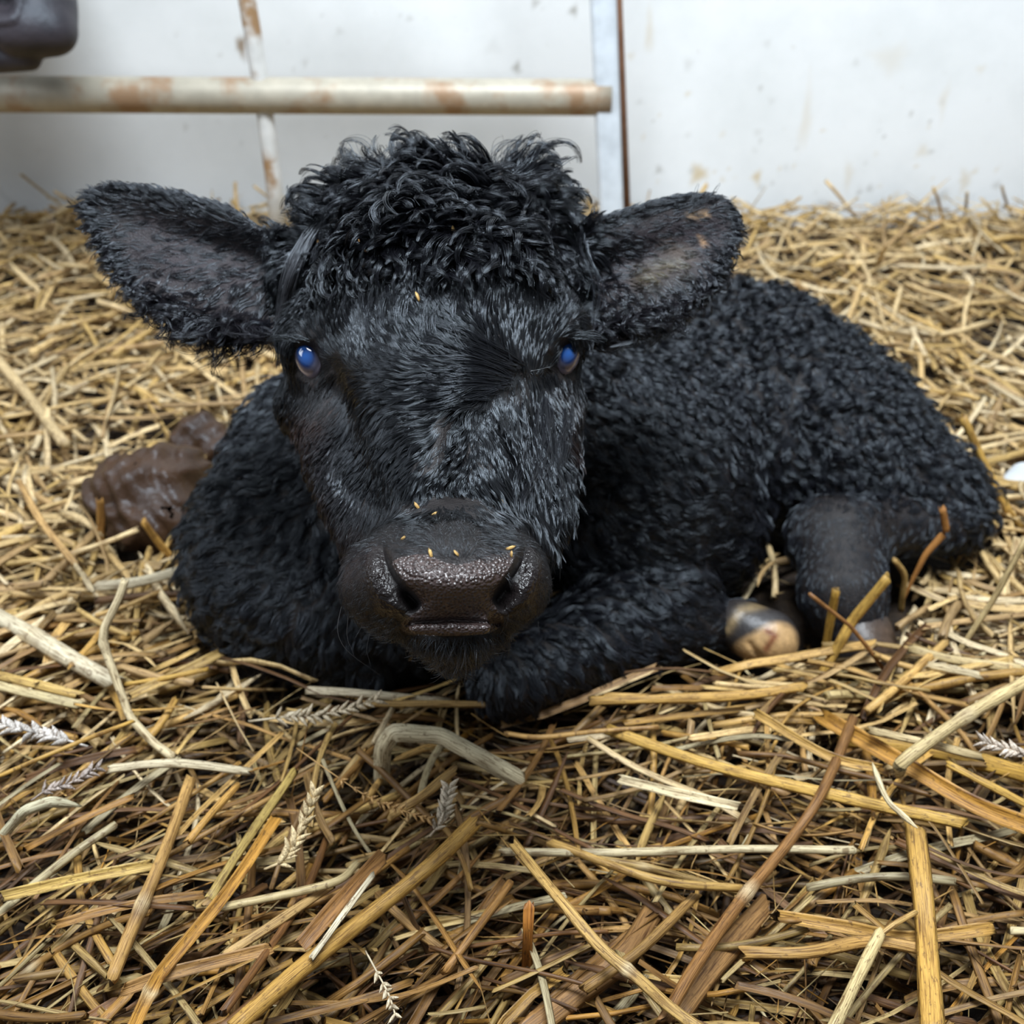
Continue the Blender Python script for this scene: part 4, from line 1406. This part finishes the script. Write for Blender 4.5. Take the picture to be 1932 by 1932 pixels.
PALE, CREAM, TAN, GOLD, YEL = (.60, .47, .24), (.68, .57, .36), (.44, .29, .12), (.46, .26, .06), (.58, .40, .12)
BROWN, DARK, GREY, ORAN, GREEN = (.26, .14, .05), (.13, .065, .025), (.50, .44, .33), (.44, .20, .05), (.52, .46, .24)
WHITE = (.60, .53, .38)
view_up = lambda p: (CAMP - p) / np.linalg.norm(CAMP - p)
HERO = [
    # name, kind, width px, tint, node, heights, pixel polyline, label
    ('straw_stalk', 'round', 17, CREAM, .34, 'up', [(236, 1095), (224, 1130), (197, 1185), (194, 1212), (218, 1280), (246, 1355), (290, 1402), (325, 1428)], 'bent pale straw stalk standing upright left of the calf chest'),
    ('straw_stalk', 'round', 27, TAN, .72, .030, [(360, 1470), (310, 1608), (249, 1752), (212, 1845)], 'thick tan stalk with a dark joint in the litter, lower left'),
    ('straw_stalk', 'split', 27, GOLD, .86, .040, [(520, 1545), (432, 1678), (318, 1817), (288, 1862), (248, 1945)], 'long split golden stalk with a white joint near the bottom edge'),
    ('straw_stalk', 'flat', 20, (.40, .32, .12), None, .034, [(556, 1455), (457, 1598), (396, 1695)], 'greenish-tan straw blade beside the long split golden stalk'),
    ('straw_stalk', 'round', 34, (.42, .27, .08), None, .046, [(892, 1555), (815, 1630), (696, 1727), (571, 1825), (440, 1940)], 'thick olive-golden stalk running diagonally to the bottom edge'),
    ('straw_strip', 'split', 32, BROWN, None, .052, [(722, 1615), (650, 1690), (574, 1778)], 'wide folded brown straw sheath near the middle of the litter'),
    ('straw_strip', 'flat', 13, WHITE, None, .056, [(706, 1648), (650, 1722), (590, 1805)], 'narrow white straw strip lying along the folded brown sheath'),
    ('straw_stalk', 'flat', 25, (.47, .33, .13), .68, .048, [(968, 1590), (1050, 1690), (1131, 1785), (1206, 1848), (1262, 1899), (1325, 1945)], 'long flat tan stalk descending from the middle to the bottom edge'),
    ('straw_stalk', 'round', 25, (.24, .13, .05), .62, .040, [(1609, 1358), (1553, 1491), (1493, 1582), (1392, 1707), (1312, 1823), (1250, 1930)], 'long dark brown stalk crossing the right of the litter diagonally'),
    ('straw_stalk', 'flat', 44, (.48, .31, .09), None, .050, [(1726, 1556), (1737, 1652), (1747, 1753), (1753, 1850), (1760, 1945)], 'broad flattened golden stalk standing out vertically at lower right'),
    ('straw_strip', 'blade', 12, CREAM, None, .060, [(1646, 1441), (1672, 1505), (1700, 1535), (1730, 1562)], 'thin curled cream blade above the broad golden stalk'),
    ('straw_stalk', 'round', 17, (.50, .42, .26), None, .034, [(945, 1607), (1161, 1609), (1388, 1602), (1609, 1604)], 'long pale grey stalk lying level across the middle litter'),
    ('straw_stalk', 'thin', 11, (.50, .33, .14), None, .040, [(955, 1384), (1020, 1391), (1136, 1379), (1245, 1372)], 'thin tan stalk lying level below the calf folded knee'),
    ('straw_stalk', 'flat', 24, YEL, None, .034, [(1151, 1378), (1312, 1434), (1443, 1470), (1664, 1521), (1815, 1553)], 'long bright yellow stalk sloping down under the hooves'),
    ('straw_stalk', 'split', 36, GOLD, None, .032, [(1553, 1353), (1715, 1446), (1835, 1516), (1950, 1562)], 'broad golden-brown stalk sloping to the right edge'),
    ('straw_stalk', 'flat', 36, (.50, .33, .08), None, .022, [(1594, 1393), (1765, 1416), (1945, 1464)], 'broad yellow straw lying almost level at the right edge'),
    ('straw_stalk', 'round', 27, PALE, .52, (.075, .07, .055, .045), [(1950, 1278), (1822, 1352), (1712, 1430), (1696, 1452)], 'pale round stalk with a white joint rising to the right edge'),
    ('straw_stalk', 'split', 20, CREAM, None, .040, [(1171, 1470), (1280, 1497), (1388, 1521)], 'short cream stalk piece below the long bright yellow stalk'),
    ('straw_stalk', 'flat', 20, (.50, .33, .11), None, .034, [(1120, 1322), (1260, 1318), (1401, 1312), (1518, 1295)], 'golden stalk lying level just below the pale-soled hoof'),
    ('straw_stalk', 'round', 21, YEL, None, 'down', [(1673, 1093), (1640, 1132), (1608, 1171), (1548, 1278)], 'yellow stalk leaning upright before the dark hind hoof'),
    ('straw_stalk', 'round', 18, (.45, .30, .07), None, 'down', [(1577, 1115), (1566, 1175), (1556, 1232)], 'short yellow stalk standing between the two hooves'),
    ('straw_stalk', 'thin', 9, (.32, .17, .07), None, 'down', [(1528, 1121), (1604, 1180), (1640, 1225), (1675, 1275)], 'thin brown stalk leaning across the yellow one by the hind hoof'),
    ('straw_twig', 'round', 15, (.36, .18, .06), None, 'down', [(1778, 960), (1786, 1001), (1746, 1046), (1720, 1097), (1697, 1150)], 'forked orange-brown twig standing beside the hind leg'),
    ('straw_stalk', 'thin', 13, (.52, .40, .20), None, 'down', [(1935, 1018), (1875, 1130), (1798, 1245)], 'slender tan stalk leaning to the right beyond the hind hoof'),
    ('straw_stalk', 'round', 16, (.56, .38, .12), None, 'down', [(1818, 790), (1860, 880), (1905, 970), (1940, 1010)], 'yellow stalk slanting past the pale stone at the calf rump'),
    ('straw_stalk', 'round', 21, (.58, .44, .24), None, .050, [(-10, 672), (47, 739), (122, 838)], 'pale stalk slanting down from the left edge above the dung'),
    ('straw_stalk', 'flat', 15, (.46, .32, .16), None, .050, [(35, 906), (78, 984), (142, 1064)], 'tan stalk slanting down left of the dung lump'),
    ('straw_stalk', 'round', 36, WHITE, .35, .030, [(-12, 1160), (50, 1193), (128, 1240), (214, 1288)], 'thick white round stalk slanting in from the left edge'),
    ('straw_stalk', 'flat', 19, (.58, .44, .18), None, .030, [(-10, 1273), (60, 1289), (148, 1312)], 'upper pale yellow blade of two at the left edge below the white stalk'),
    ('straw_stalk', 'flat', 19, (.60, .50, .28), None, .026, [(-10, 1292), (70, 1312), (152, 1331)], 'lower pale yellow blade of two at the left edge below the white stalk'),
    ('straw_stalk', 'flat', 16, (.42, .25, .09), None, 'down', [(189, 943), (191, 990), (188, 1042)], 'short upright tan stalk in front of the dung lump'),
    ('straw_stalk', 'round', 15, (.48, .30, .09), None, 'down', [(272, 986), (300, 1025), (336, 1068)], 'golden stalk leaning against the dung lump'),
    ('straw_strip', 'flat', 22, WHITE, None, .040, [(180, 1107), (262, 1098), (350, 1074)], 'whitish flat blade lying below the dung lump'),
    ('straw_stalk', 'thin', 10, YEL, None, .030, [(390, 1263), (310, 1280), (238, 1291)], 'thin yellow stalk lying behind the bent upright stalk'),
    ('straw_strip', 'blade', 36, (.60, .53, .36), None, (.004, .045, .062, .060, .050, .030), [(720, 1480), (722, 1412), (742, 1381), (832, 1388), (900, 1425), (975, 1468)], 'broad pale bent blade arching up below the calf chin'),
    ('straw_strip', 'flat', 17, WHITE, None, .026, [(580, 1302), (690, 1309), (850, 1326)], 'whitish blade lying under the calf chest'),
    ('straw_stalk', 'flat', 14, (.44, .32, .15), None, .030, [(690, 1328), (850, 1328), (1005, 1332)], 'tan stalk lying under the calf chin'),
    ('straw_stalk', 'split', 22, ORAN, None, (.055, .04, .0), [(998, 1708), (996, 1760), (994, 1835)], 'short upright orange stalk stub in the dark litter'),
    ('straw_stalk', 'split', 26, (.44, .28, .09), None, .040, [(1463, 1727), (1590, 1748), (1715, 1768), (1866, 1752)], 'golden stalk lying level behind the broad upright golden one'),
    ('straw_stalk', 'flat', 25, (.42, .27, .10), None, .044, [(1403, 1797), (1520, 1797), (1639, 1776), (1740, 1790)], 'wavy tan stalk lying just below the level golden stalk'),
    ('straw_stalk', 'round', 25, (.56, .44, .22), None, .050, [(1661, 1760), (1620, 1842), (1570, 1945)], 'pale speckled stalk running to the bottom edge at right'),
    ('straw_stalk', 'round', 12, (.50, .36, .16), None, .052, [(1726, 1722), (1690, 1742), (1655, 1768)], 'bent tip of tan straw above the pale speckled stalk'),
    ('straw_stalk', 'split', 23, (.55, .42, .16), None, .030, [(10, 1690), (140, 1660), (284, 1632)], 'pale yellow split stalk lying in the lower left litter'),
    ('straw_strip', 'blade', 22, (.56, .52, .36), None, (.02, .05, .055, .045), [(-8, 1592), (45, 1530), (95, 1512), (150, 1520)], 'pale green curved blade at the left edge'),
    ('straw_stalk', 'thin', 10, (.48, .32, .10), None, .046, [(-10, 1468), (120, 1412), (250, 1361)], 'long thin yellow stalk slanting across the left litter'),
    ('straw_stalk', 'round', 17, (.48, .38, .20), None, .034, [(420, 1712), (621, 1668), (672, 1632)], 'grey-tan stalk lying behind the thick olive-golden one'),
    ('straw_stalk', 'flat', 20, (.50, .36, .18), None, .030, [(428, 1800), (525, 1738), (624, 1671)], 'light brown blade beneath the grey-tan stalk'),
    ('straw_stalk', 'split', 26, (.34, .21, .09), None, .032, [(236, 1867), (310, 1840), (398, 1817), (510, 1790)], 'frayed brown stalk lying near the bottom left'),
    ('straw_stalk', 'round', 18, (.30, .17, .06), None, .030, [(963, 1665), (905, 1745), (842, 1830)], 'brown round stalk slanting beside the long flat tan one'),
    ('straw_strip', 'flat', 48, (.27, .16, .07), None, .020, [(1443, 1710), (1362, 1803), (1280, 1910)], 'wide brown leaf blade lying left of the wavy tan stalk'),
    ('straw_strip', 'flat', 52, (.24, .14, .06), None, .012, [(1235, 1715), (1181, 1800), (1095, 1870), (1005, 1940)], 'wide dark brown leaf blade in the middle bottom litter'),
    ('straw_stalk', 'round', 22, (.28, .18, .07), None, .026, [(1312, 1690), (1210, 1790), (1105, 1865)], 'round brown stalk lying along the wide dark leaf blade'),
    ('straw_stalk', 'round', 18, (.42, .29, .11), None, .038, [(1040, 1590), (1240, 1660), (1400, 1676)], 'tan stalk below the long pale grey level stalk'),
    ('straw_stalk', 'split', 20, (.50, .34, .12), None, .040, [(1425, 1345), (1560, 1425), (1660, 1450)], 'tan stalk sloping beneath the hooves'),
    ('straw_stalk', 'flat', 20, (.48, .34, .15), None, .042, [(860, 1450), (800, 1500), (735, 1540)], 'tan straw slanting below the arching pale blade'),
    ('straw_stalk', 'round', 16, (.48, .30, .10), None, .046, [(445, 1485), (390, 1545), (355, 1588)], 'short golden stalk beside the thick tan one'),
    ('straw_strip', 'flat', 18, (.58, .50, .34), None, .036, [(210, 1450), (330, 1440), (470, 1456)], 'pale grey blade lying level in the left litter'),
    ('straw_stalk', 'flat', 17, (.56, .44, .24), None, .050, [(1640, 1378), (1740, 1400), (1850, 1428)], 'pale yellow thin blade between the broad golden straws'),
    ('straw_stalk', 'flat', 16, YEL, None, .045, [(1785, 1440), (1860, 1478), (1945, 1522)], 'narrow bright yellow straw at the right edge'),
    ('straw_stalk', 'flat', 18, PALE, None, .030, [(1720, 1225), (1800, 1245), (1930, 1262)], 'pale straw lying level beyond the hind hoof'),
    ('straw_strip', 'flat', 17, CREAM, None, .034, [(1758, 1256), (1800, 1264), (1850, 1275)], 'short cream straw chip right of the hooves'),
]


def hero_points(poly, mode, w):
    if mode in ('up', 'down'):
        b = poly[-1]
        base = hit(*b, .006)
        Z = w2c(base)[2]
        if mode == 'up': zs = Z - .0 * np.arange(len(poly))
        lean = np.linspace(.12, 0, len(poly)) if mode == 'down' else np.linspace(.03, 0, len(poly))
        return np.array([c2w(pc(px, py, Z - l * .3)) for (px, py), l in zip(poly, lean)])
    if isinstance(mode, tuple):
        return np.array([hit(px, py, h) for (px, py), h in zip(poly, mode)])
    return np.array([hit(px, py, mode + .002 * math.sin(i * 2.1)) for i, (px, py) in enumerate(poly)])


HERO_PTS = []
for name, kind, wpx, tint, node, mode, poly, label in HERO:
    if tint[2] < .2: tint = tuple(np.array(tint) * np.array([.98, .88, .70]))
    P = hero_points(poly, mode, wpx)
    mid = P[len(P) // 2]
    half = wpx / 2 / FPX * w2c(mid)[2] * .92
    up = view_up(mid) if kind in ('flat', 'blade', 'split') else np.array([0, 0, 1.0])
    end = 'both' if kind == 'blade' and 'arching' not in label else ('taper' if name == 'straw_twig' else 'cut')
    add_straw(name, P, half, kind, up, tint, label, 'straw', per=6, node=node, end=end, kink=(mode in ('up', 'down') or 'arching' in label or 'curved' in label))
    HERO_PTS.append(P)

# side prong of the forked twig is its own part
tw = [o for o in bpy.data.objects if o.name == 'straw_twig'][0]
P = hero_points([(1689, 1058), (1706, 1085), (1703, 1120), (1700, 1150)], 'down', 12)
q = add_straw('prong', P, .0028, 'round', (0, 0, 1), (.46, .30, .10), None, parent=tw)
q.location = Vector(q.location) - tw.location

# ------------------------------------------------------------------ wheat ears: stem, husks
def husk(center, axis, out, ln, wd):
    axis = axis / np.linalg.norm(axis); out = out - (out @ axis) * axis; out /= np.linalg.norm(out) + 1e-9
    d = axis * .9 + out * rng.uniform(.2, .6) + rng.normal(0, .12, 3); d /= np.linalg.norm(d)
    s = np.cross(d, out); s /= np.linalg.norm(s) + 1e-9
    nn = np.cross(s, d)
    us = np.array([0, .18, .45, .75, 1.0]); ws = np.array([.25, .8, 1.0, .6, .04])
    a = np.linspace(0, 2 * math.pi, 6, endpoint=False)
    V = []
    for u, w in zip(us, ws):
        for t in a:
            V.append(center + d * (u * ln) + s * (math.cos(t) * w * wd) + nn * (math.sin(t) * w * wd * .55 + .18 * ln * u * u))
    i = np.arange(30).reshape(5, 6); j = np.roll(i, -1, 1)
    Q = np.stack([i[:-1].ravel(), j[:-1].ravel(), j[1:].ravel(), i[1:].ravel()], 1)
    return np.array(V), Q


def wheat_ear(poly, wpx, tint, label, h, n=11):
    P = catmull([hit(px, py, hh) for (px, py), hh in zip(poly, h)], 6)
    Z = w2c(P[len(P) // 2])[2]
    sc = wpx / FPX * Z
    root = empty('wheat_ear', P[0])
    tag(root, label, 'wheat ear', 'wheat ears in the litter')
    base = P[0]
    st = straw_arrays(P - base, sc * .07, 'thin', (0, 0, 1), tint, seed=3)
    me = mesh_np('stem', st[0], st[1]); set_attr(me, 'tint', st[2]); set_attr(me, 'fib', st[3], 'FLOAT_VECTOR')
    link('stem', me, root, M['straw'])
    k0 = int(len(P) * .25)
    for k in range(n):
        f = k / (n - 1)
        x = k0 + f * (len(P) - 1 - k0)
        i = min(int(x), len(P) - 2)
        c = P[i] * (1 - x + i) + P[i + 1] * (x - i)
        ax = P[i + 1] - P[i]
        vu = view_up(c)
        side = np.cross(ax / np.linalg.norm(ax), vu)
        Vs, Qs, nv = [], [], 0
        for sgn in (-1, 1):
            out = side * sgn * (1 if k % 2 else .8) + vu * rng.uniform(-.2, .7)
            V, Q = husk(c, ax, out, sc * rng.uniform(.75, 1.0), sc * rng.uniform(.22, .30))
            Vs.append(V); Qs.append(Q + nv); nv += len(V)
        V = np.vstack(Vs) - base; Q = np.vstack(Qs)
        me = mesh_np('husk', V, Q)
        t = np.array(tint) * rng.uniform(.8, 1.25)
        set_attr(me, 'tint', np.tile(np.clip(t, 0, .85), (len(V), 1)))
        set_attr(me, 'fib', V * np.array([1, 1, 1]) + k, 'FLOAT_VECTOR')
        link('husk', me, root, M['straw'])
    return root


wheat_ear([(500, 1640), (535, 1622), (560, 1580), (592, 1505)], 36, (.66, .53, .31), 'pale plump wheat ear standing up in the middle left litter', (.05, .055, .065, .075))
wheat_ear([(470, 1361), (545, 1352), (620, 1346), (705, 1322)], 30, (.60, .52, .38), 'long pale wheat ear lying level below the calf chest', (.035, .038, .04, .045), 13)
wheat_ear([(165, 1408), (110, 1392), (50, 1378), (-20, 1362)], 34, (.58, .55, .52), 'greyish white wheat ear at the left edge', (.045, .05, .05, .05))
wheat_ear([(812, 1578), (825, 1560), (838, 1530), (846, 1492)], 32, (.56, .49, .38), 'small pale wheat ear tucked beside the folded brown sheath', (.04, .045, .05, .055), 9)
wheat_ear([(560, 1412), (680, 1495), (740, 1522), (805, 1545)], 20, (.40, .24, .09), 'frayed thin brown wheat ear trailing across the middle litter', (.055, .055, .052, .05), 13)
wheat_ear([(1960, 1432), (1925, 1420), (1895, 1412), (1862, 1402)], 30, (.62, .54, .46), 'pale husks at the right edge among the golden straws', (.05, .055, .055, .055), 8)
wheat_ear([(60, 1510), (90, 1490), (130, 1478), (180, 1450)], 26, (.42, .36, .33), 'dull grey wheat ear in the left litter', (.04, .042, .045, .045), 9)
wheat_ear([(690, 1795), (720, 1850), (735, 1880), (745, 1912)], 26, (.58, .50, .36), 'small cream husk cluster near the bottom edge', (.04, .045, .05, .05), 6)


# ------------------------------------------------------------------ loose straw between: individual stalks near the camera, a mass behind
def covers_hoof(P):
    x, y = px_of(w2c(P))
    return bool(((x > 1372) & (x < 1512) & (y > 1135) & (y < 1238)).any() or ((x > 1500) & (x < 1690) & (y > 1060) & (y < 1205)).any())


def calf_hits(P):
    return covers_hoof(P) or calf_f(w2c(P)).min() < .004 or any(f(w2c(P)).min() < .002 for f in (dung_f, dung2_f))


def rand_piece(x, y, L, w, ang, hz, bend, pitch):
    d = np.array([math.cos(ang), math.sin(ang), 0])
    s = np.array([-d[1], d[0], 0])
    t = np.linspace(-.5, .5, 5)
    P = np.array([x, y, 0]) + d * (t * L)[:, None] + s * (bend * L * (t * t - .1))[:, None]
    P[:, 2] = gh(P[:, 0], P[:, 1]) + hz + pitch * t * L
    return P


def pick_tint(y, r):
    front = np.clip((.80 - y) / .4, 0, 1)  # front straw is browner; its darker tints also paint in the dimmer foreground
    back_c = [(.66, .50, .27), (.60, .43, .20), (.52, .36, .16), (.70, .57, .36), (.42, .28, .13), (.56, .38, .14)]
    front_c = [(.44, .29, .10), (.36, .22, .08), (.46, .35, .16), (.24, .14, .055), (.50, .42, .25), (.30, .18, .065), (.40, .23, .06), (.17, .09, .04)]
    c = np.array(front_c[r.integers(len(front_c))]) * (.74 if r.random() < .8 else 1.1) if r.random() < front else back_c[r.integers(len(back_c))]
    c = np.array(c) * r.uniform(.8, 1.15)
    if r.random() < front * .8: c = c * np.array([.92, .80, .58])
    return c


LAB = {
    'l': ('loose tan straw stalk in the litter at the lower left', 'loose straw at the lower left'),
    'm': ('loose brown-gold straw stalk in the litter before the calf', 'loose straw before the calf'),
    'r': ('loose golden straw stalk in the litter at the lower right', 'loose straw at the lower right'),
}
r = np.random.default_rng(11)


def flow(px, r):
    if px < 900: return r.normal(.75, .5) if r.random() < .62 else r.uniform(0, math.pi)
    return r.normal(-.22, .4) if r.random() < .5 else (r.normal(.9, .3) if r.random() < .5 else r.uniform(0, math.pi))


n_ind = 0
while n_ind < 222:
    px, py = r.uniform(-20, 1950), 1960 - abs(r.uniform(0, 640))
    p = hit(px, py, 0)
    L = r.uniform(.05, .15) * (1 if py > 1500 else .85)
    hz = r.uniform(.000, .030)
    P = rand_piece(p[0], p[1], L, 0, flow(px, r), hz, r.normal(0, .14), r.normal(0, .10))
    if calf_hits(P): continue
    kind = ['round', 'flat', 'split', 'blade', 'flat', 'split'][r.integers(6)]
    half = r.uniform(.0012, .0030)
    lab, grp = LAB['l' if px < 640 else 'm' if px < 1290 else 'r']
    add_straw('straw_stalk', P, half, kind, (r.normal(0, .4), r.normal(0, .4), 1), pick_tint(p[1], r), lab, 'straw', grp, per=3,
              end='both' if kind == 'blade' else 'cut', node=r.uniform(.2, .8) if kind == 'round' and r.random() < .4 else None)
    n_ind += 1


def mass(name, n, region, label, hz_rng, Lr, wr, steep, thin=0.0, seed=5, kinds=('flat', 'split', 'round', 'blade'), tone=1.0, pit=.7):
    r = np.random.default_rng(seed)
    Vs, Fq, Fe, Ts, Fi = [], [], {}, [], []
    nv = 0
    k = 0
    cand = []
    while len(cand) < n:
        x, y = region(r)
        L = r.uniform(*Lr)
        hz = r.uniform(*hz_rng)
        st = r.random() < steep
        ang = flow(966 + x / max(y, .2) * 1600, r) if y < .75 else r.uniform(0, 2 * math.pi)
        P = rand_piece(x, y, L * (.6 if st else 1), 0, ang, hz, r.normal(0, .14), np.clip(r.normal(0, pit), -1, 1) if st else r.normal(0, .13))
        lo_ = (P[:, 2] - gh(P[:, 0], P[:, 1])).min()
        fl = -.008 if y > .95 else -.034
        if lo_ < fl - .004: P[:, 2] += fl - lo_
        if not st and y < .8: P[:, 2] -= np.maximum(P[:, 2] - gh(P[:, 0], P[:, 1]) - .03, 0)
        if P[:, 1].max() > WY - .016: continue
        cand.append(P)
    allP = np.array(cand)
    c = calf_f(w2c(allP.reshape(-1, 3))).reshape(len(cand), -1).min(1)
    c2 = np.minimum(dung_f(w2c(allP.reshape(-1, 3))), dung2_f(w2c(allP.reshape(-1, 3)))).reshape(len(cand), -1).min(1)
    for P in allP[(c > .004) & (c2 > .001)]:
        if P[2, 1] < .9 and covers_hoof(P): continue
        tk = r.random() < thin
        kind = 'thin' if tk else kinds[r.integers(len(kinds))]
        half = r.uniform(.0003, .0006) if tk else r.uniform(*wr)
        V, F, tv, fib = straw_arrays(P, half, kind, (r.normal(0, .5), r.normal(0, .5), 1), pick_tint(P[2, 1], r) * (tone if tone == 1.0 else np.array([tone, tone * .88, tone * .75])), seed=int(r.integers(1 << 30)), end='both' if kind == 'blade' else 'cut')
        Vs.append(V); Ts.append(tv); Fi.append(fib)
        Fq.append(F[0] + nv)
        for f in F[1:]: Fe.setdefault(f.shape[1], []).append(f + nv)
        nv += len(V)
    me = mesh_np(name, np.vstack(Vs), [np.vstack(Fq)] + [np.vstack(v) for v in Fe.values()])
    set_attr(me, 'tint', np.vstack(Ts))
    set_attr(me, 'fib', np.vstack(Fi), 'FLOAT_VECTOR')
    o = link(name, me, None, M['straw'])
    tag(o, label, 'straw', kind='stuff')
    return o


def reg_front(r):
    y = r.uniform(.14, .86)
    return r.uniform(-.26 - y * .70, .26 + y * .70), y


def reg_back(r):
    y = r.uniform(.62, 1.845)
    return r.uniform(-.32 - y * .68, .32 + y * .68), y


def reg_wall(r):
    return r.uniform(-1.2, 1.2), WY - abs(r.normal(0, .10)) - .02


mass('straw_bedding', 4400, reg_front, 'brown underlayer of trampled straw before the calf, darkened as gap shade', (-.036, -.008), (.03, .12), (.0010, .0030), .04, .12, 5, tone=.32)  # low tone paints the shade between stalks into these lower pieces
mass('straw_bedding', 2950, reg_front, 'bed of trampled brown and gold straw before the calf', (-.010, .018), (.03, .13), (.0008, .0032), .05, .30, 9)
mass('straw_bedding', 8800, reg_back, 'pale loose straw spread behind the calf to the wall', (-.004, .036), (.05, .17), (.0019, .0042), .07, .04, 6, pit=.4)
mass('straw_bedding', 320, reg_wall, 'straw heaped along the foot of the white wall', (.01, .04), (.07, .16), (.0014, .0032), .6, 0, 8, pit=.8)

# ------------------------------------------------------------------ chaff on the calf's face
CH = [(686, 465, 12, 5, 'orange chaff flake stuck in the calf curls on the left of its head'), (855, 436, 8, 3, 'tiny chaff fleck in the calf curls above the brow'), (601, 461, 8, 3, 'tiny chaff fleck beside the long hanging forelock'),
      (788, 560, 8, 3, 'small chaff fleck on the middle of the calf forehead'), (812, 1044, 9, 3.5, 'yellow chaff fleck on the left of the calf nose'), (861, 1044, 7, 2.5, 'yellow chaff fleck at the middle of the calf nose'),
      (962, 1034, 10, 3, 'yellow chaff sliver on the right rim of the calf nose'), (965, 1046, 6, 2.5, 'tiny chaff fleck below the sliver on the right nose rim'), (787, 955, 8, 3, 'chaff fleck on the bridge above the calf nose'),
      (947, 944, 8, 3, 'chaff fleck on the right of the bridge above the nose'), (782, 1238, 11, 4.5, 'cream chaff flake hanging on the calf chin'), (761, 1015, 5, 2.5, 'tiny fleck above the left nostril'), (819, 970, 6, 2.5, 'tiny chaff fleck in the hair on top of the muzzle')]
for i, (px, py, a, b, lab) in enumerate(CH):
    Z = surf_Z(px, py) - rel1(px, py) - (.0045 if py < 600 else .0014)
    ang = r.uniform(0, 3.1)
    d = np.array([math.cos(ang), math.sin(ang)])
    P = np.array([pc(px + d[0] * a * t, py + d[1] * a * t, Z - .0006 * (1 - t * t)) for t in (-1, -.5, 0, .5, 1)])
    add_straw('chaff_flake', c2w(P), b * Z / FPX, 'flat', view_up(c2w(P)[2]), (.62, .40, .14) if i else (.66, .36, .14), lab, 'chaff', 'chaff on the calf face', per=2, end='both')
